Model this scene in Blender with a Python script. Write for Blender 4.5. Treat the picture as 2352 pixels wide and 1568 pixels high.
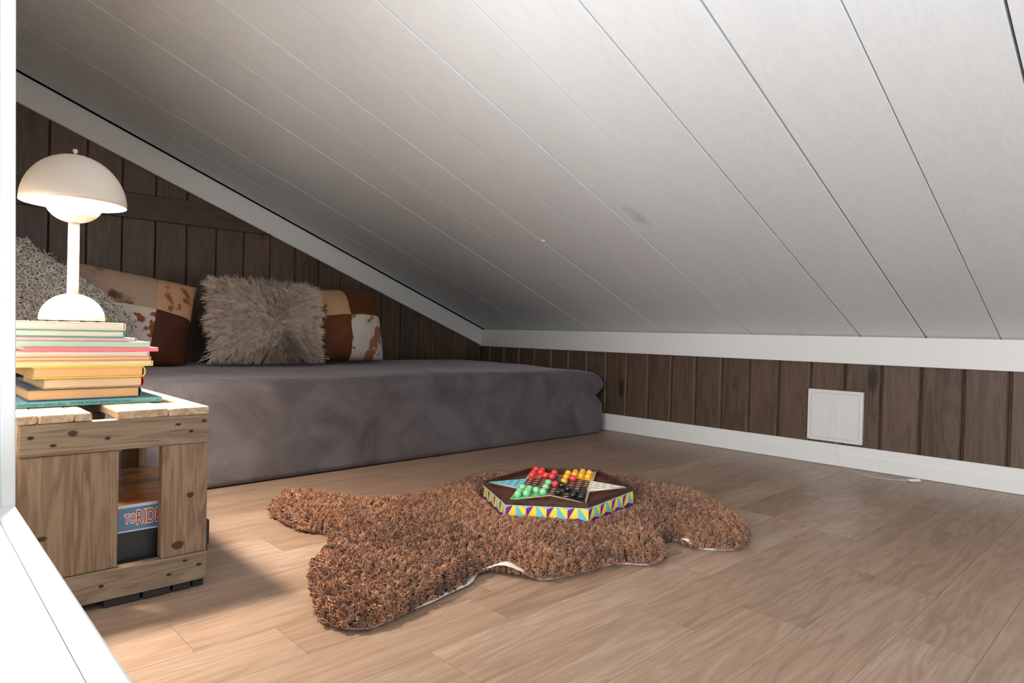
import bpy, bmesh, math, random
import numpy as np
from mathutils import Vector, Matrix, noise

for o in list(bpy.data.objects):
    bpy.data.objects.remove(o)
scene = bpy.context.scene
COL = scene.collection
rng = np.random.default_rng(7)
random.seed(7)

# ------------------------------------------------------------------ camera
CAM_H = 0.45
F_PX, YAW, PITCH, ROLL = 1494.1, 0.763522, -0.0118072, 0.0259392
fw = Vector((math.sin(YAW)*math.cos(PITCH), math.cos(YAW)*math.cos(PITCH), math.sin(PITCH)))
rt = Vector((math.cos(YAW), -math.sin(YAW), 0.0))
up = rt.cross(fw)
rt2 = rt*math.cos(ROLL) + up*math.sin(ROLL)
up2 = -rt*math.sin(ROLL) + up*math.cos(ROLL)
cd = bpy.data.cameras.new('camera')
cd.sensor_fit = 'HORIZONTAL'
cd.sensor_width = 36.0
cd.lens = 36.0*F_PX/2352.0
cd.clip_start = 0.01
cam = bpy.data.objects.new('camera', cd)
M = Matrix.Identity(4)
for i in range(3):
    M[i][0] = rt2[i]; M[i][1] = up2[i]; M[i][2] = -fw[i]
M[2][3] = CAM_H
cam.matrix_world = M
COL.objects.link(cam)
scene.camera = cam

# ------------------------------------------------------------------ world, lights, exposure
w = bpy.data.worlds.new('world'); scene.world = w; w.use_nodes = True
bg = w.node_tree.nodes['Background']
bg.inputs[0].default_value = (0.92, 0.96, 1.0, 1); bg.inputs[1].default_value = 0.8
def area(name, loc, target, sx, sy, power, col=(1, 1, 1)):
    l = bpy.data.lights.new(name, 'AREA'); l.shape = 'RECTANGLE'; l.size = sx; l.size_y = sy
    l.energy = power; l.color = col
    o = bpy.data.objects.new(name, l); COL.objects.link(o)
    o.location = loc
    d = Vector(target) - Vector(loc)
    o.rotation_euler = d.to_track_quat('-Z', 'Y').to_euler()
    return o
# fill lights added in the unseen lower room beyond the opening
area('room_fill_light', (-1.25, -0.15, -0.30), (1.2, 1.2, 0.95), 1.0, 0.7, 22, (0.95, 0.98, 1.0))
area('room_fill_light', (-1.1, -1.5, -0.25), (0.6, 2.3, 1.15), 0.9, 0.6, 46, (0.95, 0.98, 1.0))
area('room_fill_light', (-1.7, -0.20, 0.85), (2.2, 1.0, 0.30), 0.9, 0.6, 60, (0.97, 0.985, 1.0))
# fill light added outside the near end, to brighten the gable side
area('near_fill_light', (1.25, -1.30, 0.13), (1.05, 2.3, 0.85), 1.8, 0.36, 6, (0.95, 0.98, 1.0))
vs = scene.view_settings
vs.view_transform = 'Standard'; vs.look = 'None'; vs.gamma = 1.0; vs.exposure = 0.14
vs.use_curve_mapping = False

# ------------------------------------------------------------------ helpers
def link(o, parent=None):
    COL.objects.link(o)
    if parent is not None: o.parent = parent
    return o
def tag(o, label=None, cat=None, group=None, kind=None):
    if label: o['label'] = label
    if cat: o['category'] = cat
    if group: o['group'] = group
    if kind: o['kind'] = kind
    return o
def empty(name, loc=(0, 0, 0), rz=0.0):
    o = bpy.data.objects.new(name, None); o.empty_display_size = 0.05
    COL.objects.link(o); o.location = loc; o.rotation_euler = (0, 0, rz)
    return o
def from_bm(name, bm, mat, parent=None, smooth=False):
    me = bpy.data.meshes.new(name); bm.normal_update(); bm.to_mesh(me); bm.free()
    for m in (mat if isinstance(mat, (list, tuple)) else [mat]): me.materials.append(m)
    if smooth:
        me.polygons.foreach_set('use_smooth', [True]*len(me.polygons))
    return link(bpy.data.objects.new(name, me), parent)
def from_py(name, v, f, mat, parent=None, smooth=False):
    me = bpy.data.meshes.new(name); me.from_pydata([tuple(map(float, p)) for p in v], [], f)
    for m in (mat if isinstance(mat, (list, tuple)) else [mat]): me.materials.append(m)
    if smooth: me.polygons.foreach_set('use_smooth', [True]*len(me.polygons))
    me.update()
    return link(bpy.data.objects.new(name, me), parent)
def fast_mesh(name, V, quads, mat, parent=None, tint=None, smooth=True):
    me = bpy.data.meshes.new(name)
    V = np.ascontiguousarray(V, dtype=np.float32); Q = np.ascontiguousarray(quads, dtype=np.int32)
    me.vertices.add(len(V)); me.vertices.foreach_set('co', V.ravel())
    k = Q.shape[1]
    me.loops.add(Q.size); me.loops.foreach_set('vertex_index', Q.ravel())
    me.polygons.add(len(Q)); me.polygons.foreach_set('loop_start', np.arange(0, Q.size, k, dtype=np.int32))
    me.update(calc_edges=True)
    if smooth: me.polygons.foreach_set('use_smooth', np.ones(len(Q), dtype=bool))
    if tint is not None:
        a = me.attributes.new('tint', 'FLOAT', 'POINT'); a.data.foreach_set('value', np.ascontiguousarray(tint, dtype=np.float32))
    me.materials.append(mat)
    return link(bpy.data.objects.new(name, me), parent)
def bm_box(bm, x0, x1, y0, y1, z0, z1, bev=0.0, seg=1):
    r = bmesh.ops.create_cube(bm, size=1.0)
    vv = r['verts']
    for v in vv:
        v.co = Vector(((x0+x1)/2 + v.co.x*(x1-x0), (y0+y1)/2 + v.co.y*(y1-y0), (z0+z1)/2 + v.co.z*(z1-z0)))
    if bev > 0:
        es = list({e for v in vv for e in v.link_edges})
        bmesh.ops.bevel(bm, geom=es, offset=bev, segments=seg, affect='EDGES', profile=0.5)
    return bm
def box(name, x0, x1, y0, y1, z0, z1, mat, parent=None, bev=0.0, seg=1):
    bm = bmesh.new(); bm_box(bm, x0, x1, y0, y1, z0, z1, bev, seg)
    return from_bm(name, bm, mat, parent)
def lathe(name, prof, mat, parent=None, n=64, loc=(0, 0, 0), smooth=True):
    V = []; F = []
    for r, z in prof:
        for k in range(n):
            a = 2*math.pi*k/n; V.append((loc[0]+r*math.cos(a), loc[1]+r*math.sin(a), loc[2]+z))
    for i in range(len(prof)-1):
        for k in range(n):
            F.append((i*n+k, i*n+(k+1) % n, (i+1)*n+(k+1) % n, (i+1)*n+k))
    o = from_py(name, V, F, mat, parent, smooth)
    bm = bmesh.new(); bm.from_mesh(o.data); bmesh.ops.remove_doubles(bm, verts=bm.verts, dist=1e-6)
    bmesh.ops.recalc_face_normals(bm, faces=bm.faces); bm.to_mesh(o.data); bm.free()
    o.data.polygons.foreach_set('use_smooth', [smooth]*len(o.data.polygons))
    return o
def tube(name, pts, r, mat, parent=None, n=8):
    pts = [Vector(p) for p in pts]; V = []; F = []
    for i, p in enumerate(pts):
        d = (pts[min(i+1, len(pts)-1)] - pts[max(i-1, 0)]).normalized()
        a = d.orthogonal().normalized() if i == 0 else (a - d*a.dot(d)).normalized()
        b = d.cross(a)
        for k in range(n):
            t = 2*math.pi*k/n; V.append(p + a*(r*math.cos(t)) + b*(r*math.sin(t)))
    for i in range(len(pts)-1):
        for k in range(n): F.append((i*n+k, i*n+(k+1) % n, (i+1)*n+(k+1) % n, (i+1)*n+k))
    F.append(tuple(range(n))[::-1]); F.append(tuple((len(pts)-1)*n+k for k in range(n)))
    return from_py(name, V, F, mat, parent, True)
def spline(pts, sub=8, closed=False):
    P = [np.array(p, float) for p in pts]; n = len(P); out = []
    rngi = range(n) if closed else range(n-1)
    for i in rngi:
        if closed: p0, p1, p2, p3 = P[(i-1) % n], P[i], P[(i+1) % n], P[(i+2) % n]
        else: p0, p1, p2, p3 = P[max(i-1, 0)], P[i], P[i+1], P[min(i+2, n-1)]
        for k in range(sub):
            t = k/sub
            out.append(0.5*((2*p1) + (-p0+p2)*t + (2*p0-5*p1+4*p2-p3)*t*t + (-p0+3*p1-3*p2+p3)*t**3))
    if not closed: out.append(P[-1])
    return out
def text_mesh(name, s, size, mat, parent, matrix, shear=0.0, ext=0.0002, space=1.0, offset=0.0, sx=1.0):
    cu = bpy.data.curves.new(name, 'FONT'); cu.body = s; cu.size = size; cu.shear = shear; cu.extrude = ext
    cu.space_character = space; cu.offset = offset; cu.resolution_u = 3
    t = bpy.data.objects.new(name, cu); COL.objects.link(t)
    dg = bpy.context.evaluated_depsgraph_get(); dg.update()
    me = bpy.data.meshes.new_from_object(t.evaluated_get(dg))
    bpy.data.objects.remove(t); bpy.data.curves.remove(cu)
    me.transform(Matrix.Diagonal((sx, 1, 1, 1))); me.transform(matrix)
    me.materials.clear(); me.materials.append(mat)
    me.name = name
    return link(bpy.data.objects.new(name, me), parent)

# ------------------------------------------------------------------ materials
def s2l(c):
    return tuple(((x/255)/12.92 if x/255 <= 0.04045 else ((x/255+0.055)/1.055)**2.4) for x in c) + (1.0,)
def base_mat(name):
    m = bpy.data.materials.new(name); m.use_nodes = True
    nt = m.node_tree; b = nt.nodes['Principled BSDF']
    return m, nt, b
def plain(name, c, rough=0.5, spec=0.5, bump=0.0, bscale=300, var=0.0, metal=0.0, sheen=0.0, coat=0.0):
    m, nt, b = base_mat(name)
    b.inputs['Base Color'].default_value = s2l(c); b.inputs['Roughness'].default_value = rough
    b.inputs['Specular IOR Level'].default_value = spec; b.inputs['Metallic'].default_value = metal
    b.inputs['Coat Weight'].default_value = coat
    if sheen: b.inputs['Sheen Weight'].default_value = sheen
    if bump or var:
        tc = nt.nodes.new('ShaderNodeTexCoord'); nz = nt.nodes.new('ShaderNodeTexNoise')
        nz.inputs['Scale'].default_value = bscale; nz.inputs['Detail'].default_value = 4
        nt.links.new(tc.outputs['Object'], nz.inputs['Vector'])
        if bump:
            bp = nt.nodes.new('ShaderNodeBump'); bp.inputs['Strength'].default_value = bump; bp.inputs['Distance'].default_value = 0.001
            nt.links.new(nz.outputs['Fac'], bp.inputs['Height']); nt.links.new(bp.outputs['Normal'], b.inputs['Normal'])
        if var:
            mx = nt.nodes.new('ShaderNodeMix'); mx.data_type = 'RGBA'
            l = s2l(c); mx.inputs['A'].default_value = tuple(v*(1-var) for v in l[:3])+(1,); mx.inputs['B'].default_value = tuple(min(1, v*(1+var)) for v in l[:3])+(1,)
            nt.links.new(nz.outputs['Fac'], mx.inputs['Factor']); nt.links.new(mx.outputs['Result'], b.inputs['Base Color'])
    return m
def ramp(nt, stops):
    r = nt.nodes.new('ShaderNodeValToRGB'); e = r.color_ramp.elements
    while len(e) < len(stops): e.new(0.5)
    for el, (p, c) in zip(e, stops):
        el.position = p; el.color = c
    return r
def wood(name, stops, stretch, rough=0.5, bump=0.25, ring=0.5, ring_scale=6, grain=40, knots=0.0, knot_col=(40, 28, 20), per_obj=0.12, spec=0.4, knot_scale=3.0, dist=6.0):
    """stretch: scale on x,y,z; small along the grain"""
    m, nt, b = base_mat(name); N = nt.nodes.new; L = nt.links.new
    tc = N('ShaderNodeTexCoord'); oi = N('ShaderNodeObjectInfo')
    cmb = N('ShaderNodeCombineXYZ')
    ml = N('ShaderNodeMath'); ml.operation = 'MULTIPLY'; ml.inputs[1].default_value = 37.3
    L(oi.outputs['Random'], ml.inputs[0])
    for k in range(3): L(ml.outputs[0], cmb.inputs[k])
    ad = N('ShaderNodeVectorMath'); ad.operation = 'ADD'
    L(tc.outputs['Object'], ad.inputs[0]); L(cmb.outputs[0], ad.inputs[1])
    mp = N('ShaderNodeMapping'); mp.inputs['Scale'].default_value = stretch; L(ad.outputs[0], mp.inputs['Vector'])
    n1 = N('ShaderNodeTexNoise'); n1.inputs['Scale'].default_value = ring_scale; n1.inputs['Detail'].default_value = 3; n1.inputs['Distortion'].default_value = 0.6
    L(mp.outputs[0], n1.inputs['Vector'])
    # growth rings: sine of a smooth noise field
    mr = N('ShaderNodeMath'); mr.operation = 'MULTIPLY'; mr.inputs[1].default_value = dist*6.28; L(n1.outputs['Fac'], mr.inputs[0])
    sn = N('ShaderNodeMath'); sn.operation = 'SINE'; L(mr.outputs[0], sn.inputs[0])
    sc = N('ShaderNodeMath'); sc.operation = 'MULTIPLY_ADD'; sc.inputs[1].default_value = 0.5; sc.inputs[2].default_value = 0.5; L(sn.outputs[0], sc.inputs[0])
    n2 = N('ShaderNodeTexNoise'); n2.inputs['Scale'].default_value = grain; n2.inputs['Detail'].default_value = 5; n2.inputs['Roughness'].default_value = 0.65
    L(mp.outputs[0], n2.inputs['Vector'])
    mix = N('ShaderNodeMix'); mix.inputs['Factor'].default_value = ring; L(n2.outputs['Fac'], mix.inputs['A']); L(sc.outputs[0], mix.inputs['B'])
    n3 = N('ShaderNodeTexNoise'); n3.inputs['Scale'].default_value = ring_scale*0.35; n3.inputs['Detail'].default_value = 2; L(mp.outputs[0], n3.inputs['Vector'])
    a2 = N('ShaderNodeMath'); a2.operation = 'MULTIPLY_ADD'; a2.inputs[1].default_value = 0.5; a2.inputs[2].default_value = -0.25; L(n3.outputs['Fac'], a2.inputs[0])
    a3 = N('ShaderNodeMath'); a3.operation = 'ADD'; L(mix.outputs['Result'], a3.inputs[0]); L(a2.outputs[0], a3.inputs[1])
    a4 = N('ShaderNodeMath'); a4.operation = 'MULTIPLY_ADD'; a4.inputs[1].default_value = per_obj*2; a4.inputs[2].default_value = -per_obj; L(oi.outputs['Random'], a4.inputs[0])
    a5 = N('ShaderNodeMath'); a5.operation = 'ADD'; L(a3.outputs[0], a5.inputs[0]); L(a4.outputs[0], a5.inputs[1])
    r = ramp(nt, [(p, s2l(c)) for p, c in stops]); L(a5.outputs[0], r.inputs[0])
    col = r.outputs[0]
    if knots:
        vp = N('ShaderNodeMapping'); vp.inputs['Scale'].default_value = tuple(knot_scale*(0.35 if s == min(stretch) else 1.0) for s in stretch)
        L(ad.outputs[0], vp.inputs['Vector'])
        vo = N('ShaderNodeTexVoronoi'); vo.inputs['Scale'].default_value = 1.0; L(vp.outputs[0], vo.inputs['Vector'])
        kr = ramp(nt, [(0.0, (1, 1, 1, 1)), (knots*0.55, (0.85, 0.85, 0.85, 1)), (knots, (0, 0, 0, 1))]); L(vo.outputs['Distance'], kr.inputs[0])
        mk = N('ShaderNodeMix'); mk.data_type = 'RGBA'; mk.inputs['B'].default_value = s2l(knot_col)
        L(kr.outputs[0], mk.inputs['Factor']); L(col, mk.inputs['A']); col = mk.outputs['Result']
    L(col, b.inputs['Base Color'])
    b.inputs['Roughness'].default_value = rough; b.inputs['Specular IOR Level'].default_value = spec
    bp = N('ShaderNodeBump'); bp.inputs['Strength'].default_value = bump; bp.inputs['Distance'].default_value = 0.001
    L(a3.outputs[0], bp.inputs['Height']); L(bp.outputs['Normal'], b.inputs['Normal'])
    return m
def tinted(name, c0, c1, rough=0.9, sheen=0.3, trans=0.0):
    m, nt, b = base_mat(name)
    at = nt.nodes.new('ShaderNodeAttribute'); at.attribute_name = 'tint'
    r = ramp(nt, [(0.0, s2l(c0)), (1.0, s2l(c1))]); nt.links.new(at.outputs['Fac'], r.inputs[0])
    nt.links.new(r.outputs[0], b.inputs['Base Color'])
    b.inputs['Roughness'].default_value = rough; b.inputs['Specular IOR Level'].default_value = 0.15
    b.inputs['Sheen Weight'].default_value = sheen
    return m

M_paint = plain('white_paint', (232, 231, 228), 0.42, 0.4, 0.12, 60)
M_frame = plain('white_gloss_paint', (226, 226, 225), 0.35, 0.4)
M_ceil = wood('white_painted_board', [(0.0, (220, 223, 226)), (0.5, (226, 229, 231)), (1.0, (229, 232, 234))], (0.5, 6, 6), 0.38, 0.08, 0.3, 3, 14, knots=0.0, knot_col=(205, 202, 196), per_obj=0.05, knot_scale=2.6)
M_gap = plain('dark_gap', (40, 36, 32), 0.9)
M_stain = wood('brown_stained_board', [(0.1, (70, 54, 43)), (0.45, (90, 72, 58)), (0.75, (98, 79, 64)), (1.0, (110, 90, 74))], (5, 5, 0.5), 0.42, 0.3, 0.35, 5, 14, knots=0.11, knot_col=(34, 24, 18), per_obj=0.16, knot_scale=5.0)
M_stain_x = wood('brown_stained_rail', [(0.1, (62, 48, 38)), (0.45, (76, 60, 48)), (0.75, (84, 66, 53)), (1.0, (96, 77, 62))], (0.5, 5, 5), 0.45, 0.3, 0.35, 5, 14, per_obj=0.05)
M_floor = wood('whitewashed_oak', [(0.05, (128, 103, 84)), (0.35, (150, 124, 103)), (0.6, (160, 135, 115)), (0.95, (180, 157, 138))], (0.5, 5, 5), 0.36, 0.06, 0.28, 5, 22, knots=0.035, knot_col=(140, 105, 80), per_obj=0.17, spec=0.45, knot_scale=2.0, dist=7)
M_under = plain('underlay', (60, 45, 35), 0.9)
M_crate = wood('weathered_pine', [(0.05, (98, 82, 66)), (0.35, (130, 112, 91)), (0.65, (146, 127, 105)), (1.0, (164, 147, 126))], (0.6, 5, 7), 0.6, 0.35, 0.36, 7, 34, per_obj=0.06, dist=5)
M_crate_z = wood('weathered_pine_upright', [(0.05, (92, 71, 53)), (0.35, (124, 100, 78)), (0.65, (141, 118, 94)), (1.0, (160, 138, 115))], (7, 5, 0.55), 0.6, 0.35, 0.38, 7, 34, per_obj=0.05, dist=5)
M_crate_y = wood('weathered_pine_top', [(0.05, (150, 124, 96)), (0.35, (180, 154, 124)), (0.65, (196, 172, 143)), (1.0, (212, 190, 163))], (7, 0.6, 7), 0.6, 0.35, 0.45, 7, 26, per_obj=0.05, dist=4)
M_knot = plain('dark_knot', (62, 44, 30), 0.7, var=0.3, bscale=200)
M_rust = plain('rusty_nail', (40, 28, 22), 0.7)
M_foot = plain('dark_rubber', (44, 42, 42), 0.8)

# ------------------------------------------------------------------ room shell
KX, GY = 2.506, 2.88          # knee wall plane, gable wall plane
NY = -0.95                    # near end of the loft
WX = 0.10                     # room side of the low wall with the opening
KZ, TAN = 0.4695, 0.388       # ceiling height at the knee wall, slope
def cz(x): return KZ + TAN*(KX - x)
def struct(o): o['kind'] = 'structure'; return o

# floor: underlay + oak strips
floor = struct(box('floor', WX-0.15, KX+0.03, NY, GY+0.03, -0.04, -0.014, M_under))
yb = 0.197 - 0.106*11
row = 0
while yb < GY:
    y0, y1 = max(yb, NY), min(yb+0.106, GY)
    if y1 > NY + 0.01:
        x = WX - 0.1 - random.random()*0.4
        while x < KX:
            ln = random.choice([0.34, 0.42, 0.5, 0.58, 0.7])
            a, bq = max(x, WX-0.1), min(x+ln, KX)
            if bq - a > 0.02:
                g = 0.00025
                box('floor_strip', a+g, bq-g, y0+g, y1-g, -0.014, 0.0, M_floor, floor)
            x += ln
    yb += 0.106; row += 1

# ceiling: backing + boards running up the slope
def slope_box(name, x0, x1, y0, y1, t0, t1, mat, parent=None, bev=0.0):
    bm = bmesh.new(); bm_box(bm, 0, 1, 0, 1, 0, 1)
    nx, nz = TAN/math.hypot(1, TAN), 1/math.hypot(1, TAN)
    for v in bm.verts:
        x = x0 + v.co.x*(x1-x0); y = y0 + v.co.y*(y1-y0); t = t0 + v.co.z*(t1-t0)
        v.co = Vector((x + nx*t, y, cz(x) + nz*t))
    if bev: bmesh.ops.bevel(bm, geom=list(bm.edges), offset=bev, segments=1, affect='EDGES')
    return from_bm(name, bm, mat, parent)
XTOP = -0.25
ceil_o = struct(slope_box('ceiling', XTOP, KX+0.02, NY-0.02, GY+0.02, 0.018, 0.045, M_gap))
gaps = [0.0044, 0.0026, 0.0052, 0.0052, 0.0028, 0.0046, 0.0046, 0.0026, 0.0014, 0.0022, 0.0008, 0.0014, 0.0008, 0.0010]
cy0 = 0.209 - 0.2025*6
k = 0
edges = [cy0 + 0.2025*i for i in range(20)]
for i in range(19):
    y0, y1 = max(edges[i], NY), min(edges[i+1], GY)
    if y1 - y0 < 0.01: continue
    g0 = gaps[(i-6) % 14]/2; g1 = gaps[(i-5) % 14]/2
    slope_box('ceiling_board', XTOP, KX, y0+g0, y1-g1, random.uniform(0, 0.0012), 0.018, M_ceil, ceil_o, bev=0.0006)
def smudge(mat, c, r, colr):
    nt = mat.node_tree; N = nt.nodes.new; L = nt.links.new; b = nt.nodes['Principled BSDF']
    tc = N('ShaderNodeTexCoord'); nz = N('ShaderNodeTexNoise'); nz.inputs['Scale'].default_value = 22; nz.inputs['Detail'].default_value = 5
    L(tc.outputs['Object'], nz.inputs['Vector'])
    mp = N('ShaderNodeVectorMath'); mp.operation = 'SUBTRACT'; mp.inputs[1].default_value = c; L(tc.outputs['Object'], mp.inputs[0])
    sc = N('ShaderNodeVectorMath'); sc.operation = 'MULTIPLY'; sc.inputs[1].default_value = r; L(mp.outputs[0], sc.inputs[0])
    ln = N('ShaderNodeVectorMath'); ln.operation = 'LENGTH'; L(sc.outputs[0], ln.inputs[0])
    ad = N('ShaderNodeMath'); ad.operation = 'MULTIPLY_ADD'; ad.inputs[1].default_value = 1.5; L(nz.outputs['Fac'], ad.inputs[0]); L(ln.outputs['Value'], ad.inputs[2])
    mr = N('ShaderNodeMapRange'); mr.inputs[1].default_value = 0.75; mr.inputs[2].default_value = 1.7; mr.inputs[3].default_value = 0.45; mr.inputs[4].default_value = 0.0
    L(ad.outputs[0], mr.inputs[0])
    mx = N('ShaderNodeMix'); mx.data_type = 'RGBA'; mx.inputs['B'].default_value = s2l(colr)
    src = b.inputs['Base Color'].links[0].from_socket
    L(src, mx.inputs['A']); L(mr.outputs[0], mx.inputs['Factor']); L(mx.outputs['Result'], b.inputs['Base Color'])
smudge(M_ceil, (1.629, 1.166, 0.81), (14, 28, 10), (150, 140, 126))
def ceil_pt(x, y, t=0.0):
    nx, nz = TAN/math.hypot(1, TAN), 1/math.hypot(1, TAN)
    return Vector((x + nx*t, y, cz(x) + nz*t))
# small painted-over peg in one ceiling board
bm = bmesh.new(); bmesh.ops.create_icosphere(bm, subdivisions=2, radius=0.008)
for v in bm.verts: v.co = Vector((v.co.x, v.co.y, v.co.z*0.45)) + ceil_pt(1.69, 1.617)
from_bm('painted_peg', bm, M_paint, ceil_o, True)

# gable wall: backing, vertical tongue boards, a horizontal rail
wall_back = struct(from_py('wall_back',
    [(XTOP, GY+0.016, 0), (KX, GY+0.016, 0), (KX, GY+0.016, KZ+0.035), (XTOP, GY+0.016, cz(XTOP)+0.035),
     (XTOP, GY+0.06, 0), (KX, GY+0.06, 0), (KX, GY+0.06, KZ+0.035), (XTOP, GY+0.06, cz(XTOP)+0.035)],
    [(0, 1, 2, 3), (7, 6, 5, 4), (0, 4, 5, 1), (1, 5, 6, 2), (2, 6, 7, 3), (3, 7, 4, 0)], M_gap))
def gable_board(x0, x1):
    """vertical board cut to the slope, with chamfered long edges"""
    c = 0.004; V = []; F = []
    prof = [(x0+0.0006, GY+0.016), (x0+0.0006, GY+c+0.002), (x0+c, GY), (x1-c, GY), (x1-0.0006, GY+c+0.002), (x1-0.0006, GY+0.016)]
    for (x, y) in prof: V.append((x, y, 0.0))
    for (x, y) in prof: V.append((x, y, cz(x)-0.001))
    n = len(prof)
    for i in range(n): F.append((i, (i+1) % n, n+(i+1) % n, n+i))
    F.append(tuple(range(n))[::-1]); F.append(tuple(range(n, 2*n)))
    return from_py('wall_board', V, F, M_stain, wall_back)
gx = 0.530 - 0.1175*5
while gx < KX - 0.005:
    gable_board(max(gx, XTOP), min(gx+0.1175, KX)); gx += 0.1175
box('wall_rail', XTOP+0.01, 1.5, GY-0.012, GY, 0.863, 0.962, M_stain_x, wall_back, 0.002)
# cut the rail's right end to the slope
rl = bpy.data.objects['wall_rail']
for v in rl.data.vertices:
    if v.co.x > 1.4: v.co.x = KX - (v.co.z - KZ)/TAN - 0.01

# knee wall
wall_right = struct(box('wall_right', KX+0.016, KX+0.06, NY, GY+0.05, 0, KZ+0.03, M_gap))
def knee_board(y0, y1):
    c = 0.0045; V = []; F = []
    prof = [(KX+0.016, y0+0.0006), (KX+c+0.004, y0+0.0006), (KX+0.003, y0+c), (KX, y0+c+0.003), (KX, y1-c-0.006), (KX+0.004, y1-c-0.003), (KX+c+0.004, y1-0.0006), (KX+0.016, y1-0.0006)]
    for (x, y) in prof: V.append((x, y, 0.0))
    for (x, y) in prof: V.append((x, y, KZ-0.002))
    n = len(prof)
    for i in range(n): F.append((i, n+i, n+(i+1) % n, (i+1) % n))
    F.append(tuple(range(n))); F.append(tuple(range(n, 2*n))[::-1])
    return from_py('wall_board', V, F, M_stain, wall_right)
ky = 0.862*0.45 - 0.1206*12
while ky < GY:
    y0, y1 = max(ky, NY), min(ky+0.1206, GY)
    if y1 - y0 > 0.02: knee_board(y0, y1)
    ky += 0.1206

# trims and baseboard
tw = 0.016
def prism_trim(name, pts_front, d, mat):
    n = len(pts_front); V = [Vector(p) for p in pts_front] + [Vector(p)+Vector(d) for p in pts_front]
    F = [tuple(range(n)), tuple(range(n, 2*n))[::-1]] + [(i, n+i, n+(i+1) % n, (i+1) % n) for i in range(n)]
    o = from_py(name, V, F, mat); bm = bmesh.new(); bm.from_mesh(o.data); bmesh.ops.recalc_face_normals(bm, faces=bm.faces)
    bmesh.ops.bevel(bm, geom=list(bm.edges), offset=0.0015, segments=2, affect='EDGES'); bm.to_mesh(o.data); bm.free()
    return struct(o)
xa, xb = XTOP+0.02, KX-tw
prism_trim('trim_1', [(xa, GY-0.018, cz(xa)-0.0001), (xb, GY-0.018, cz(xb)-0.0001), (xb, GY-0.018, cz(xb)-0.095), (xa, GY-0.018, cz(xa)-0.105)], (0, 0.0175, 0), M_paint)
prism_trim('trim_2', [(KX-tw, NY, KZ+0.002), (KX-tw, GY-0.0005, KZ+0.002), (KX-tw, GY-0.0005, KZ-0.095), (KX-tw, NY, KZ-0.095)], (tw-0.0005, 0, 0), M_paint)
V = []; prof = [(0, 0), (-0.014, 0), (-0.014, 0.046), (-0.0125, 0.050), (-0.0095, 0.054), (-0.0095, 0.072), (-0.007, 0.077), (0, 0.077)]
for yy in (NY, GY-0.001):
    for dx, z in prof: V.append((KX-0.0003+dx, yy, 0.0012+z))
n = len(prof)
struct(from_py('baseboard_right', V, [(i, n+i, n+(i+1) % n, (i+1) % n) for i in range(n)] + [tuple(range(n)), tuple(range(n, 2*n))[::-1]], M_paint))

# low wall with the opening the photograph is taken through, and the near end wall
SZ, JY = 0.25, 0.872
wl = bmesh.new()
bm_box(wl, -0.10, WX-0.016, JY+0.016, GY+0.0, -0.04, 1.27)           # beyond the opening
bm_box(wl, -0.10, WX-0.016, NY, JY+0.016, -0.04, SZ-0.016)          # below the opening
wall_left = struct(from_bm('wall_left', wl, M_frame))
# white panels on the room side of that wall
pn = bmesh.new()
bm_box(pn, WX-0.016, WX-0.006, JY+0.03, GY, 0, 1.34); bm_box(pn, WX-0.016, WX-0.006, NY, JY+0.03, 0, SZ-0.016)
from_bm('wall_panel', pn, M_paint, wall_left)
for v in wall_left.data.vertices:
    if v.co.z > 1.2: v.co.z = cz(v.co.x) - 0.004
tr3 = struct(box('trim_3', -0.10, 0.0866, JY, JY+0.016, SZ, 1.34, M_frame, bev=0.001))
tr4 = struct(box('trim_4', 0.0868, WX, JY-0.003, JY+0.05, SZ, 1.33, M_frame, bev=0.002, seg=2))
tr5 = struct(box('trim_5', -0.10, 0.0813, NY, JY, SZ-0.016, SZ, M_frame, bev=0.001))
tr6 = struct(box('trim_6', 0.0815, WX, NY, JY+0.05, SZ-0.06, SZ+0.0015, M_frame, bev=0.002, seg=2))
for o in (wall_left, bpy.data.objects['wall_panel'], tr3, tr4):
    for v in o.data.vertices:
        if v.co.z > SZ: v.co.x -= (v.co.z-SZ)*0.0125
jamb_block = struct(box('jamb_light_block', -0.125, -0.101, 0.67, 1.02, SZ-0.1, 1.36, M_frame, bev=0.002))  # unseen board added on the outer side to keep room lights off the jamb
# near end wall, its wide low opening added to let the fill light in
def front_piece(bm, x0, x1, z0, top=None):
    for (xa_, xb_) in ((x0, x1),):
        V_ = []
        for yy in (NY-0.05, NY):
            for xx, up_ in ((xa_, 0), (xb_, 0), (xb_, 1), (xa_, 1)):
                V_.append(bm.verts.new((xx, yy, z0 if not up_ else (top if top is not None else cz(xx)+0.03))))
        for f in ((0, 1, 2, 3), (7, 6, 5, 4), (0, 4, 5, 1), (1, 5, 6, 2), (2, 6, 7, 3), (3, 7, 4, 0)): bm.faces.new([V_[q] for q in f])
bm = bmesh.new()
front_piece(bm, XTOP, 0.35, -0.04); front_piece(bm, 2.3, KX+0.06, -0.04); front_piece(bm, 0.35, 2.3, -0.04, 0.02)
bmesh.ops.recalc_face_normals(bm, faces=bm.faces)
wall_front = struct(from_bm('wall_front', bm, M_paint))

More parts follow.
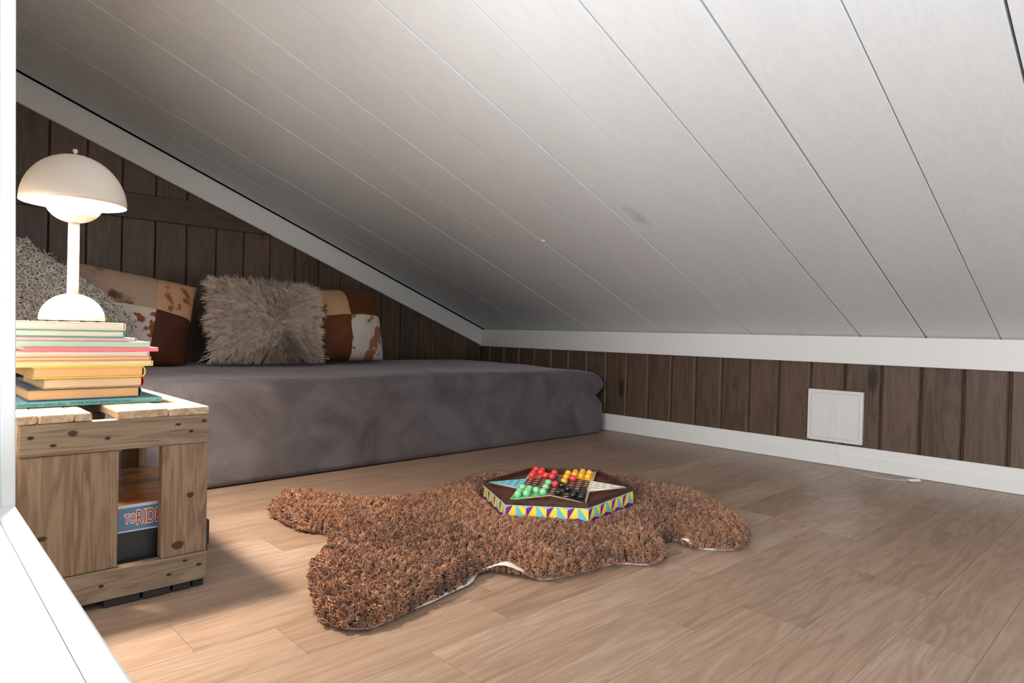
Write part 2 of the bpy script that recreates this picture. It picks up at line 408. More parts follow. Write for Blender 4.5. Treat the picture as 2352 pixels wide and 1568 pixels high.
# ------------------------------------------------------------------ bed
def velvet(name, c0, c1):
    m, nt, b = base_mat(name); N = nt.nodes.new; L = nt.links.new
    tc = N('ShaderNodeTexCoord'); n1 = N('ShaderNodeTexNoise'); n1.inputs['Scale'].default_value = 5; n1.inputs['Detail'].default_value = 5; n1.inputs['Roughness'].default_value = 0.6; n1.inputs['Distortion'].default_value = 0.8
    L(tc.outputs['Object'], n1.inputs['Vector'])
    r = ramp(nt, [(0.36, s2l(c0)), (0.62, s2l(c1))]); L(n1.outputs['Fac'], r.inputs[0]); L(r.outputs[0], b.inputs['Base Color'])
    n2 = N('ShaderNodeTexNoise'); n2.inputs['Scale'].default_value = 42; n2.inputs['Detail'].default_value = 7; n2.inputs['Distortion'].default_value = 0.3; L(tc.outputs['Object'], n2.inputs['Vector'])
    bp = N('ShaderNodeBump'); bp.inputs['Strength'].default_value = 0.8; bp.inputs['Distance'].default_value = 0.006; L(n2.outputs['Fac'], bp.inputs['Height']); L(bp.outputs['Normal'], b.inputs['Normal'])
    b.inputs['Roughness'].default_value = 0.85; b.inputs['Specular IOR Level'].default_value = 0.2
    b.inputs['Sheen Weight'].default_value = 0.45; b.inputs['Sheen Roughness'].default_value = 0.4
    b.inputs['Sheen Tint'].default_value = s2l((210, 205, 215))
    return m
M_velvet = velvet('grey_velvet', (82, 76, 78), (106, 100, 102))
bed = empty('daybed', (1.25, 2.36, 0))
tag(bed, 'low daybed covered in a grey velvet throw along the gable wall', 'bed')
def rounded_block(name, x0, x1, y0, y1, z0, z1, r, nx, ny, nz, mat, parent, fn=None):
    V = {}; verts = []; F = []
    def idx(i, j, k):
        if (i, j, k) in V: return V[(i, j, k)]
        # denser sampling near the edges
        def u(t, n): return t/n
        p = Vector((x0+(x1-x0)*u(i, nx), y0+(y1-y0)*u(j, ny), z0+(z1-z0)*u(k, nz)))
        c = Vector((min(max(p.x, x0+r), x1-r), min(max(p.y, y0+r), y1-r), min(max(p.z, z0+min(r, 0.02)), z1-r)))
        d = p - c
        if d.length > 1e-9:
            p = c + d.normalized()*min(r, d.length if d.length < r else r)
        V[(i, j, k)] = len(verts); verts.append(p); return V[(i, j, k)]
    for i in range(nx):
        for j in range(ny):
            F.append((idx(i, j, nz), idx(i+1, j, nz), idx(i+1, j+1, nz), idx(i, j+1, nz)))
            F.append((idx(i, j, 0), idx(i, j+1, 0), idx(i+1, j+1, 0), idx(i+1, j, 0)))
    for i in range(nx):
        for k in range(nz):
            F.append((idx(i, 0, k), idx(i+1, 0, k), idx(i+1, 0, k+1), idx(i, 0, k+1)))
            F.append((idx(i, ny, k), idx(i, ny, k+1), idx(i+1, ny, k+1), idx(i+1, ny, k)))
    for j in range(ny):
        for k in range(nz):
            F.append((idx(0, j, k), idx(0, j, k+1), idx(0, j+1, k+1), idx(0, j+1, k)))
            F.append((idx(nx, j, k), idx(nx, j+1, k), idx(nx, j+1, k+1), idx(nx, j, k+1)))
    if fn: verts = [fn(p) for p in verts]
    off = parent.matrix_world.translation if parent else Vector((0, 0, 0))
    if parent: verts = [p - parent.location for p in verts]
    return from_py(name, verts, F, mat, parent, True)
def bed_fn(p):
    p = p.copy()
    yf = (p.y - 1.855)/(2.862-1.855)                       # 0 front .. 1 back
    xr = (p.x - 0.12)/(2.425-0.12)
    p.y += (1-yf)*(0.05*xr - 0.015)                        # front edge slightly askew
    n1 = noise.noise(Vector((p.x*2.2, p.y*2.2, p.z*3.5)))
    n2 = noise.noise(Vector((p.x*7+3, p.y*7, p.z*9)))
    if p.z > 0.02:
        f = min(1.0, (p.z-0.02)/0.06)
        if yf < 0.12: p.y += f*(0.014*n1 + 0.006*n2)
        if p.z > 0.24 and yf < 0.9: p.z += 0.007*n1 + 0.003*n2 - 0.006*max(0, 1-yf*2.5)
        e = max(0.0, (xr-0.90)/0.10)                       # gathered corner at the right end
        if e > 0:
            zz = p.z/0.30
            p.x += e*(0.012*math.sin(zz*7.2+0.4) - 0.030*math.exp(-((zz-0.62)/0.10)**2)) + f*0.008*n2
            if yf < 0.2: p.y += e*(0.018*math.exp(-((zz-0.60)/0.08)**2) - 0.010*math.exp(-((zz-0.36)/0.12)**2) + 0.006*math.sin(zz*18+p.x*40))
            if p.z > 0.2: p.z -= e*e*0.030
    return p
rounded_block('velvet_throw', 0.12, 2.425, 1.855, 2.862, 0.004, 0.302, 0.055, 120, 46, 18, M_velvet, bed, bed_fn)
bb = box('bed_base', -1.09, 1.06, -0.42, 0.48, 0.0006, 0.05, M_foot, bed)

# ------------------------------------------------------------------ cushions
def pillow_pt(u, v, w, h, t, side, ex=0.5):
    """u,v in -1..1"""
    a = (1-abs(u)**2.6); b = (1-abs(v)**2.6)
    th = t*max(a*b, 0)**ex
    x = u*w/2*(1-0.06*(1-abs(v)**2)*abs(u)**6); z = v*h/2*(1-0.06*(1-abs(u)**2)*abs(v)**6)
    return Vector((x, -th*side, z))
def settle(o, zmin, xmin=None):
    """press a cushion's mesh onto the mattress (and off the side wall)"""
    e = o.parent; mw = Matrix.LocRotScale(e.location, e.rotation_euler, None); inv = mw.inverted()
    n_ = len(o.data.vertices); A_ = np.empty(n_*3, np.float32); o.data.vertices.foreach_get('co', A_); A_ = A_.reshape(-1, 3)
    R3 = np.array(mw.to_3x3()); T3 = np.array(mw.translation); W3 = A_@R3.T + T3
    W3[:, 2] = np.where(W3[:, 2] < zmin, zmin + 0.02*(W3[:, 2]-zmin), W3[:, 2])
    if xmin is not None: W3[:, 0] = np.where(W3[:, 0] < xmin, xmin + 0.02*(W3[:, 0]-xmin), W3[:, 0])
    W3[:, 1] = np.minimum(W3[:, 1], GY-0.016)
    B_ = (W3-T3)@R3
    o.data.vertices.foreach_set('co', np.ascontiguousarray(B_, dtype=np.float32).ravel()); o.data.update()
def pillow_patch(name, u0, u1, v0, v1, n, m, w, h, t, side, mat, parent, wr=0.0, seed=0.0):
    V = []; F = []
    for j in range(m+1):
        for i in range(n+1):
            u = u0+(u1-u0)*i/n; v = v0+(v1-v0)*j/m
            p = pillow_pt(u, v, w, h, t, side)
            # shallow seam along patch edges
            e = min((u-u0), (u1-u), (v-v0), (v1-v))
            if abs(u) < 0.98 and abs(v) < 0.98: p.y += side*0.0025*math.exp(-(e/0.03)**2)
            p.y += wr*noise.noise(Vector((u*2.5+seed, v*2.5, side)))*(1-u*u)*(1-v*v)
            V.append(p)
    for j in range(m):
        for i in range(n):
            a = j*(n+1)+i
            q = (a, a+1, a+n+2, a+n+1)
            F.append(q if side > 0 else q[::-1])
    return from_py(name, V, F, mat, parent, True)
def hide_mat(name, c0, c1, lo, hi, scale=9.0, c2=None):
    m, nt, b = base_mat(name); N = nt.nodes.new; L = nt.links.new
    tc = N('ShaderNodeTexCoord'); oi = N('ShaderNodeObjectInfo'); cm = N('ShaderNodeVectorMath'); cm.operation = 'ADD'
    n1 = N('ShaderNodeTexNoise'); n1.inputs['Scale'].default_value = scale; n1.inputs['Detail'].default_value = 4; n1.inputs['Roughness'].default_value = 0.55
    mm = N('ShaderNodeMath'); mm.operation = 'MULTIPLY'; mm.inputs[1].default_value = 23; L(oi.outputs['Random'], mm.inputs[0])
    L(tc.outputs['Object'], cm.inputs[0]); L(mm.outputs[0], cm.inputs[1]); L(cm.outputs[0], n1.inputs['Vector'])
    r = ramp(nt, [(lo, s2l(c0)), (hi, s2l(c1))]); L(n1.outputs['Fac'], r.inputs[0])
    n2 = N('ShaderNodeTexNoise'); n2.inputs['Scale'].default_value = 160; n2.inputs['Detail'].default_value = 3; L(cm.outputs[0], n2.inputs['Vector'])
    mx = N('ShaderNodeMix'); mx.data_type = 'RGBA'; mx.blend_type = 'MULTIPLY'; mx.inputs['Factor'].default_value = 0.35
    L(r.outputs[0], mx.inputs['A']); L(n2.outputs['Fac'], mx.inputs['B']); L(mx.outputs['Result'], b.inputs['Base Color'])
    bp = N('ShaderNodeBump'); bp.inputs['Strength'].default_value = 0.3; bp.inputs['Distance'].default_value = 0.002; L(n2.outputs['Fac'], bp.inputs['Height']); L(bp.outputs['Normal'], b.inputs['Normal'])
    b.inputs['Roughness'].default_value = 0.65; b.inputs['Specular IOR Level'].default_value = 0.25
    return m
M_hide_white = hide_mat('cowhide_white_spotted', (232, 220, 210), (150, 86, 46), 0.565, 0.585, 13)
M_hide_white2 = hide_mat('cowhide_white_mottled', (232, 220, 210), (178, 122, 84), 0.50, 0.53, 14)
M_hide_grey = hide_mat('cowhide_roan', (196, 170, 148), (104, 70, 52), 0.55, 0.66, 12)
M_hide_tan = hide_mat('cowhide_tan', (216, 170, 132), (150, 96, 58), 0.57, 0.60, 9)
M_hide_brown = hide_mat('cowhide_brown', (116, 66, 32), (86, 46, 22), 0.35, 0.7, 5)
M_hide_dark = hide_mat('cowhide_dark_brown', (84, 46, 26), (60, 32, 19), 0.35, 0.7, 5)
M_lining = plain('cushion_lining', (96, 62, 40), 0.8)

def cushion(name, loc, rot, w, h, t, us, vs_, mats, label):
    e = empty(name, loc); e.rotation_euler = rot
    tag(e, label, 'cushion', 'cushions on the daybed')
    i = 0
    for b in range(len(vs_)-1):
        for a in range(len(us)-1):
            pillow_patch('hide_patch', us[a], us[a+1], vs_[b], vs_[b+1], 18, 18, w, h, t, 1, mats[i], e, 0.02, loc[0]*7); i += 1
    pillow_patch('back_cover', -1, 1, -1, 1, 20, 20, w, h, t*0.8, -1, M_lining, e)
    return e
R_ = math.radians
c1 = cushion('cushion', (0.578, 2.50, 0.456), (R_(-16), R_(9), R_(-4)), 0.42, 0.35, 0.125, [-1, 0.30, 1], [-1, 0.14, 1],
        [M_hide_white, M_hide_dark, M_hide_grey, M_hide_tan], 'cowhide patchwork cushion right behind the lamp, white, roan, tan and dark brown')
c2 = cushion('cushion', (1.435, 2.60, 0.458), (R_(-14), R_(-2), R_(-3)), 0.38, 0.35, 0.125, [-1, -0.02, 1], [-1, 0.16, 1],
        [M_hide_brown, M_hide_white2, M_hide_tan, M_hide_brown], 'cowhide patchwork cushion farthest right on the daybed, half hidden by the shaggy cushion')

def locks(roots, dirs, L, r, amp, turns, seg, sides, bend=None, taper=0.75, gen=rng):
    n = len(roots)
    d = dirs/np.linalg.norm(dirs, axis=1, keepdims=True)
    ref = np.tile(np.array([[0.31, 0.22, 0.92]]), (n, 1)); ref[np.abs(d[:, 2]) > 0.9] = (0.9, 0.2, 0.1)
    u = np.cross(d, ref); u /= np.linalg.norm(u, axis=1, keepdims=True); v = np.cross(d, u)
    ph = gen.uniform(0, 2*np.pi, n); sg = gen.choice([-1, 1], n)
    t = np.linspace(0, 1, seg+1)
    ang = ph[:, None] + sg[:, None]*turns*2*np.pi*t[None]
    A = amp[:, None]*np.minimum(1, t*2.0)[None]
    C = roots[:, None] + d[:, None]*(L[:, None]*t[None])[..., None] + u[:, None]*(A*np.cos(ang))[..., None] + v[:, None]*(A*np.sin(ang))[..., None]
    if bend is not None: C = C + bend[:, None]*(t**2)[None, :, None]
    T = np.gradient(C, axis=1); T /= np.linalg.norm(T, axis=2, keepdims=True)+1e-9
    U = np.cross(T, np.roll(d, 1, axis=1)[:, None]); U /= np.linalg.norm(U, axis=2, keepdims=True)+1e-9
    Wv = np.cross(T, U)
    rad = r[:, None]*(1-taper*t[None]**1.5)
    if sides == 2:
        V = np.stack([C - U*rad[..., None], C + U*rad[..., None]], axis=2)
    else:
        a = np.arange(sides)*2*np.pi/sides
        V = C[:, :, None] + rad[..., None, None]*(U[:, :, None]*np.cos(a)[None, None, :, None] + Wv[:, :, None]*np.sin(a)[None, None, :, None])
    per = (seg+1)*sides
    V = V.reshape(-1, 3)
    q = []
    for i in range(seg):
        for k in range(sides if sides > 2 else 1):
            k2 = (k+1) % sides
            q.append((i*sides+k, i*sides+k2, (i+1)*sides+k2, (i+1)*sides+k))
    Q = (np.array(q)[None] + (np.arange(n)*per)[:, None, None]).reshape(-1, 4)
    return V, Q, per
def pillow_samples(n, w, h, t, side, umin=-0.98, umax=0.98):
    u = rng.uniform(umin, umax, n); v = rng.uniform(-0.98, 0.98, n)
    P = np.array([pillow_pt(a, b, w, h, t, side) for a, b in zip(u, v)])
    e = 0.02
    Pu = np.array([pillow_pt(min(a+e, 1), b, w, h, t, side) for a, b in zip(u, v)]) - np.array([pillow_pt(max(a-e, -1), b, w, h, t, side) for a, b in zip(u, v)])
    Pv = np.array([pillow_pt(a, min(b+e, 1), w, h, t, side) for a, b in zip(u, v)]) - np.array([pillow_pt(a, max(b-e, -1), w, h, t, side) for a, b in zip(u, v)])
    N = np.cross(Pu, Pv)*side; N /= np.linalg.norm(N, axis=1, keepdims=True)+1e-12
    return u, v, P, N
# shaggy long-haired cushion
M_shag = tinted('long_beige_wool', (204, 180, 160), (242, 226, 210), 0.8, 0.35)
M_shag_base = plain('wool_skin', (172, 152, 136), 0.9)
sw, sh, stt = 0.40, 0.29, 0.075
sc_ = empty('cushion', (1.045, 2.475, 0.470)); sc_.rotation_euler = (R_(-13), R_(1.5), R_(-2))
tag(sc_, 'shaggy beige long-haired sheepskin cushion between the two cowhide cushions', 'cushion', 'cushions on the daybed')
pillow_patch('cushion_cover', -1, 1, -1, 1, 24, 24, sw, sh, stt, 1, M_shag_base, sc_); pillow_patch('back_cover', -1, 1, -1, 1, 16, 16, sw, sh, stt*0.8, -1, M_shag_base, sc_)
n = 20000
u, v, P, N = pillow_samples(n, sw, sh, stt, 1)
# hair parts from a whorl a little right of and below the middle
wx, wz = 0.03, -0.035
rad = np.stack([P[:, 0]-wx, np.zeros(n), P[:, 2]-wz], 1); rl_ = np.linalg.norm(rad, axis=1, keepdims=True)+1e-6
gcell = 0.0085
jt = rng.uniform(0, 1, (97, 4))
def clusters(a_, b_, g):
    ia = np.floor(a_/g).astype(int); ib = np.floor(b_/g).astype(int)
    bd = np.full(len(a_), 9.0); ca = np.zeros(len(a_)); cb = np.zeros(len(a_)); cid = np.zeros(len(a_), int)
    for da in (-1, 0, 1):
        for db_ in (-1, 0, 1):
            h_ = ((ia+da)*73856093 ^ (ib+db_)*19349663) % 100003
            xa_ = (ia+da+0.5+0.42*np.sin(h_*1.37))*g; xb_ = (ib+db_+0.5+0.42*np.cos(h_*2.11))*g
            dd_ = np.hypot(a_-xa_, b_-xb_); m_ = dd_ < bd
            bd[m_] = dd_[m_]; ca[m_] = xa_[m_]; cb[m_] = xb_[m_]; cid[m_] = h_[m_]
    return ca, cb, cid, bd
ca, cb, cid, bd_ = clusters(P[:, 0], P[:, 2], gcell)
tab = rng.normal(0, 1, (1009, 4)); tv = tab[cid % 1009]
Lc = 0.040 + 0.008*tv[:, 3].clip(-1.5, 1.5)
dirs0 = N*0.55 + rad/rl_*0.9 + tv[:, :3]*0.26; dirs0[:, 2] -= 0.12; dirs0 /= np.linalg.norm(dirs0, axis=1, keepdims=True)
tip = np.stack([ca, P[:, 1], cb], 1) + dirs0*Lc[:, None] + rng.normal(0, 0.0042, (n, 3))
dv = tip - P; Ls = np.linalg.norm(dv, axis=1)
V, Q, per = locks(P - N*0.002, dv, Ls, rng.uniform(0.0008, 0.0015, n), rng.uniform(0.0014, 0.0034, n), 1.2, 7, 2, bend=np.stack([tv[:, 0]*0.004, np.zeros(n), np.full(n, -0.008)], 1))
ti = np.clip(0.55 + 0.22*tv[:, 1] + rng.normal(0, 0.14, n), 0, 1)
fur = fast_mesh('long_hair', V, Q, M_shag, sc_, np.repeat(ti, per)); fur['kind'] = 'stuff'
# curly sheepskin cushion at the left end
M_curl = tinted('curly_grey_wool', (192, 182, 168), (244, 236, 226), 0.75, 0.35)
M_curl_base = plain('curl_skin', (160, 148, 134), 0.9)
cw, ch_, ct_ = 0.38, 0.30, 0.085
cc = empty('cushion', (0.300, 2.215, 0.452)); cc.rotation_euler = (R_(-12), R_(37), R_(4))
tag(cc, 'curly pale grey sheepskin cushion at the left edge behind the lamp', 'cushion', 'cushions on the daybed')
pillow_patch('cushion_cover', -1, 1, -1, 1, 24, 24, cw, ch_, ct_, 1, M_curl_base, cc); pillow_patch('back_cover', -1, 1, -1, 1, 16, 16, cw, ch_, ct_*0.45, -1, M_curl_base, cc)
n = 4600
u, v, P, N = pillow_samples(n, cw, ch_, ct_, 1)
dirs = N*0.8 + np.array([[0.25, 0, -0.45]]) + rng.normal(0, 0.35, (n, 3))
V, Q, per = locks(P - N*0.002, dirs, rng.uniform(0.018, 0.032, n), rng.uniform(0.0020, 0.0036, n), rng.uniform(0.0038, 0.0078, n), 1.5, 14, 3, taper=0.55)
ti = np.clip(rng.normal(0.55, 0.25, n), 0, 1)
fur = fast_mesh('curly_wool', V, Q, M_curl, cc, np.repeat(ti, per)); fur['kind'] = 'stuff'

for e_ in (c1, c2, sc_, cc):
    for ch in e_.children: settle(ch, 0.3125, 0.104)
# ------------------------------------------------------------------ crate
FY, BY = 1.170, 1.700
CX0, CX1 = 0.137, 0.402
cr = empty('wooden_crate', ((CX0+CX1)/2, (FY+BY)/2, 0))
tag(cr, 'weathered pine slatted crate used as a side table beside the daybed', 'crate')
def cbox(name, x0, x1, y0, y1, z0, z1, mat, bev=0.002, parent=None, jag=0.0):
    o = box(name, x0, x1, y0, y1, z0, z1, mat, None, bev, 2)
    for v in o.data.vertices:
        v.co -= cr.location
        if jag: v.co += Vector(noise.noise_vector(v.co*60))*jag
    o.parent = parent or cr
    return o
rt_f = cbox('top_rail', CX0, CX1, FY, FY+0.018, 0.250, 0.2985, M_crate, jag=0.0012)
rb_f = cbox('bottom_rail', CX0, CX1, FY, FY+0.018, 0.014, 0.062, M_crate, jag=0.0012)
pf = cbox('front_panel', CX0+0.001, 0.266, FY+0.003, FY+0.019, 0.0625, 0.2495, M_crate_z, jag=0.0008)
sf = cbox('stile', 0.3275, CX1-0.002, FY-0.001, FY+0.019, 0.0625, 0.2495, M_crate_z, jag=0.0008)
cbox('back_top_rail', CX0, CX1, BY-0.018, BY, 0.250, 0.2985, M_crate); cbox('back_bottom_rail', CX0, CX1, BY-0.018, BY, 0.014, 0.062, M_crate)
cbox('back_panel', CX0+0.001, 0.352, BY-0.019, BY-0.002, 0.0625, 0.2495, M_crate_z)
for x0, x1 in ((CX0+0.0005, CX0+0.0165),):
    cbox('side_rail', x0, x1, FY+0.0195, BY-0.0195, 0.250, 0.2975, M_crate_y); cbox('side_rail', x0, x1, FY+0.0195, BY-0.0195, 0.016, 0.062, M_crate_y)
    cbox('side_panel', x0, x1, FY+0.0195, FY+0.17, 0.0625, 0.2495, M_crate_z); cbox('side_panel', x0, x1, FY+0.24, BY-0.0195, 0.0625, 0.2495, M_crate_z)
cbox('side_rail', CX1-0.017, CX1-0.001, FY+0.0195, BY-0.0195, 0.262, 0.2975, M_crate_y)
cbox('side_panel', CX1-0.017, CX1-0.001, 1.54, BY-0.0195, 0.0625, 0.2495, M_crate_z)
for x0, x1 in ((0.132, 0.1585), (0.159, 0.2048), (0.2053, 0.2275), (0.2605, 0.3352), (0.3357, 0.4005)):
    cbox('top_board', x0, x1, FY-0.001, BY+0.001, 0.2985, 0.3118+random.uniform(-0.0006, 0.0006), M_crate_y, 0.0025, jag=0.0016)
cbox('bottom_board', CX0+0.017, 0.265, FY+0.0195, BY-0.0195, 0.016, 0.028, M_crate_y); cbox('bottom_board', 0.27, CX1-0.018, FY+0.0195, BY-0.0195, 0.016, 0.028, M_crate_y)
for x0, x1, yq in ((0.150, 0.215, FY+0.006), (0.248, 0.300, FY+0.004), (0.303, 0.345, FY+0.003), (0.349, 0.378, FY+0.005), (0.381, 0.399, FY+0.007), (0.150, 0.26, BY-0.03), (0.28, 0.39, BY-0.03)):
    cbox('foot', x0, x1, yq, yq+0.022, 0.0006, 0.0135, M_foot, 0.002)
def spot(name, x, z, rx, rz, y, mat, parent):
    V = [(x, y, z)] + [(x+rx*math.cos(a)*(1+0.12*math.sin(3*a)), y, z+rz*math.sin(a)) for a in [2*math.pi*k/14 for k in range(14)]]
    V += [(p[0], y+0.003, p[2]) for p in V]
    F = [(0, k+1, (k+1) % 14+1) for k in range(14)] + [(15+k+1, k+1, (k+1) % 14+1, 15+(k+1) % 14+1) for k in range(14)]
    o = from_py(name, V, F, mat, parent)
    for v in o.data.vertices: v.co -= cr.location
    return o
for (x, z, rx, rz) in [(0.1505, 0.2792, 0.0042, 0.0024), (0.178, 0.2655, 0.0045, 0.0022), (0.2485, 0.270, 0.0036, 0.0022), (0.351, 0.284, 0.0045, 0.0018), (0.3925, 0.287, 0.0038, 0.0022), (0.3715, 0.271, 0.0036, 0.002)]:
    spot('nail', x, z, rx, rz, FY-0.0012, M_rust, rt_f)
spot('knot', 0.2025, 0.2815, 0.006, 0.0045, FY-0.0012, M_knot, rt_f)
for (x, z, rx, rz) in [(0.2435, 0.0385, 0.0036, 0.0024), (0.366, 0.0515, 0.004, 0.002), (0.388, 0.0405, 0.0042, 0.0022), (0.341, 0.0335, 0.0038, 0.002)]:
    spot('nail', x, z, rx, rz, FY-0.0012, M_rust, rb_f)
spot('knot', 0.372, 0.1625, 0.0055, 0.0045, FY-0.0018, M_knot, sf); spot('knot', 0.3535, 0.0805, 0.0090, 0.0065, FY-0.0018, M_knot, sf)
spot('knot', 0.1665, 0.127, 0.0065, 0.0038, FY+0.0022, M_knot, pf)

# board game boxes inside the crate
def art_mat():
    m, nt, b = base_mat('painted_box_art'); N = nt.nodes.new; L = nt.links.new
    tc = N('ShaderNodeTexCoord'); mp = N('ShaderNodeMapping'); mp.inputs['Scale'].default_value = (9, 22, 9); L(tc.outputs['Object'], mp.inputs['Vector'])
    n1 = N('ShaderNodeTexNoise'); n1.inputs['Scale'].default_value = 1.2; n1.inputs['Detail'].default_value = 3; L(mp.outputs[0], n1.inputs['Vector'])
    r = ramp(nt, [(0.3, s2l((66, 48, 38))), (0.42, s2l((128, 78, 52))), (0.5, s2l((96, 88, 76))), (0.58, s2l((196, 140, 70))), (0.7, s2l((160, 60, 44)))]); L(n1.outputs['Fac'], r.inputs[0]); L(r.outputs[0], b.inputs['Base Color'])
    b.inputs['Roughness'].default_value = 0.3
    return m
M_art = art_mat()
M_boxblue = plain('box_side_blue', (92, 124, 158), 0.4, var=0.25, bscale=14)
M_boxpale = plain('box_side_pale', (196, 208, 214), 0.4)
M_red = plain('red_print', (176, 44, 36), 0.45); M_cream = plain('cream_print', (232, 226, 210), 0.45); M_blk = plain('black_card', (26, 30, 30), 0.45)
gb = empty('board_game_box', (0.285, 1.36, 0.106)); tag(gb, 'board game box with red lettering on a blue side, upper box inside the crate', 'game box', 'game boxes inside the crate')
def lbox(name, e, x0, x1, y0, y1, z0, z1, mat, bev=0.001):
    o = box(name, x0, x1, y0, y1, z0, z1, mat, e, bev, 2)
    for v in o.data.vertices: v.co -= e.location
    return o
lid = lbox('lid', gb, 0.157, 0.408, 1.205, 1.512, 0.1062, 0.1518, M_boxblue)
lbox('top_picture', gb, 0.1575, 0.4075, 1.2055, 1.5115, 0.1518, 0.1523, M_art, 0)
lbox('printed_stripe', gb, 0.158, 0.407, 1.2046, 1.2051, 0.1468, 0.1517, M_boxpale, 0)
lbox('printed_stripe', gb, 0.158, 0.407, 1.2046, 1.2051, 0.1064, 0.1092, M_boxpale, 0)
def front_matrix(x, y, z, e): return Matrix.Translation(Vector((x, y, z)) - e.location) @ Matrix.Rotation(math.pi/2, 4, 'X')
for dx, dz, mm, oy, of in ((0.0006, -0.0006, M_cream, 1.20465, 0.0018), (0, 0, M_red, 1.2043, 0.0)):
    text_mesh('lettering', 'TO', 0.0205, mm, lid, Matrix.Translation((0, 0, 0)) @ front_matrix(0.2825, oy, 0.1215, gb), ext=0.0001, offset=of, sx=0.58)
    text_mesh('lettering', 'RIDE', 0.033, mm, lid, front_matrix(0.2990, oy, 0.1178, gb), ext=0.0001, offset=of, sx=0.55)
    text_mesh('lettering', 'TICKET', 0.027, mm, lid, front_matrix(0.184, oy, 0.1195, gb), ext=0.0001, offset=of, sx=0.62)
db = empty('board_game_box', (0.285, 1.36, 0.0285)); tag(db, 'black board game box at the bottom of the crate, under the lettered box', 'game box', 'game boxes inside the crate')
lbox('lid', db, 0.160, 0.415, 1.200, 1.505, 0.062, 0.1055, M_blk); lbox('tray', db, 0.162, 0.413, 1.202, 1.503, 0.0285, 0.0618, M_foot)

# ------------------------------------------------------------------ books
def book(label, zr, xr, xl, yf, depth, cover, page, rot=0.0, spine='right', th=0.0016, rnd=0.0, over=0.0025):
    z0, z1 = zr
    e = empty('book', (xr, yf, z0), rot); tag(e, label, 'book', 'books stacked on the crate')
    W_ = xr - xl; H_ = z1 - z0 - 0.0003
    mc = cover; mp = page
    bm = bmesh.new()
    if spine == 'right':
        bm_box(bm, -W_, -0.004, 0, depth, 0, th, 0.0004); bm_box(bm, -W_, -0.004, 0, depth, H_-th, H_, 0.0004)
        # spine: curved strip along the right side
        n = 8; ring = []
        for k in range(n+1):
            a = -math.pi/2 + math.pi*k/n; x = -0.004 + rnd*math.cos(a) + 0.003*(math.cos(a) > 0.01)
            ring.append((x, H_/2 + H_/2*math.sin(a)))
        inn = [(x-th*(0.9 if 0 < i < n else 0), min(max(z, th), H_-th)) for i, (x, z) in enumerate(ring)]
        vs1 = [[bm.verts.new((x, y, z)) for x, z in ring] for y in (0, depth)]; vs2 = [[bm.verts.new((x, y, z)) for x, z in inn] for y in (0, depth)]
        for k in range(n):
            bm.faces.new((vs1[0][k], vs1[1][k], vs1[1][k+1], vs1[0][k+1])); bm.faces.new((vs2[0][k+1], vs2[1][k+1], vs2[1][k], vs2[0][k]))
            bm.faces.new((vs1[0][k], vs1[0][k+1], vs2[0][k+1], vs2[0][k])); bm.faces.new((vs1[1][k+1], vs1[1][k], vs2[1][k], vs2[1][k+1]))
        px0, px1, py0, py1 = -W_+over, -0.0026+rnd*0.45, over, depth-over
    else:
        bm_box(bm, -W_, 0, 0.001, depth, 0, th, 0.0004); bm_box(bm, -W_, 0, 0.001, depth, H_-th, H_, 0.0004); bm_box(bm, -W_, 0, 0, th, 0, H_, 0.0005, 2)
        px0, px1, py0, py1 = -W_+over, -over, th+0.0003, depth-over
    from_bm('cover', bm, mc, e)
    bm = bmesh.new(); bm_box(bm, px0, px1, py0, py1, th+0.0001, H_-th-0.0001, 0.0003)
    from_bm('page_block', bm, mp, e)
    return e
def cov(c, rough=0.4): return plain('book_cover', c, rough)
def pages(name, c):
    m, nt, b = base_mat(name); N = nt.nodes.new; L = nt.links.new
    tc = N('ShaderNodeTexCoord'); mp = N('ShaderNodeMapping'); mp.inputs['Scale'].default_value = (3, 3, 1400); L(tc.outputs['Object'], mp.inputs['Vector'])
    n1 = N('ShaderNodeTexNoise'); n1.inputs['Scale'].default_value = 1; n1.inputs['Detail'].default_value = 2; L(mp.outputs[0], n1.inputs['Vector'])
    l = s2l(c); r = ramp(nt, [(0.3, tuple(v*0.82 for v in l[:3])+(1,)), (0.7, l)]); L(n1.outputs['Fac'], r.inputs[0]); L(r.outputs[0], b.inputs['Base Color']); b.inputs['Roughness'].default_value = 0.85
    return m
P_white = pages('paper_white', (232, 228, 216)); P_tan = pages('paper_tan', (214, 172, 124)); P_cream = pages('paper_cream', (206, 186, 160)); P_green = pages('paper_pale_green', (216, 226, 208)); P_pale = pages('paper_pale', (226, 214, 196))
zs = [0.3128, 0.3215, 0.3405, 0.3575, 0.3765, 0.3862, 0.3935, 0.4022, 0.4095, 0.4192, 0.4258, 0.4378, 0.4512]
zr = lambda i: (zs[i], zs[i+1])
bt = book('large teal picture book with lettering on its spine, bottom of the stack', zr(0), 0.354, 0.122, 1.272, 0.20, cov((92, 160, 168)), P_green, R_(0.5), 'front')
book('thick navy blue hardback with tan page edges, second from the bottom of the stack', zr(1), 0.3195, 0.160, 1.285, 0.215, cov((52, 70, 112)), P_tan, R_(1.5), 'right', 0.0016, 0.006)
book('cream-paged hardback with a red spine, lying on the navy blue book', zr(2), 0.324, 0.180, 1.284, 0.205, [cov((186, 150, 60))], P_cream, R_(1.0), 'right', 0.0014, 0.005)
book('thick yellow-bound book with tan page edges, on the red-spined book', zr(3), 0.324, 0.166, 1.281, 0.21, cov((222, 204, 84)), P_tan, R_(0.5), 'right', 0.0016, 0.006)
book('thin yellow picture book on the thick yellow-bound one', zr(4), 0.3405, 0.140, 1.277, 0.22, cov((230, 218, 92)), P_pale, R_(-0.4), 'right', 0.0012, 0.0)
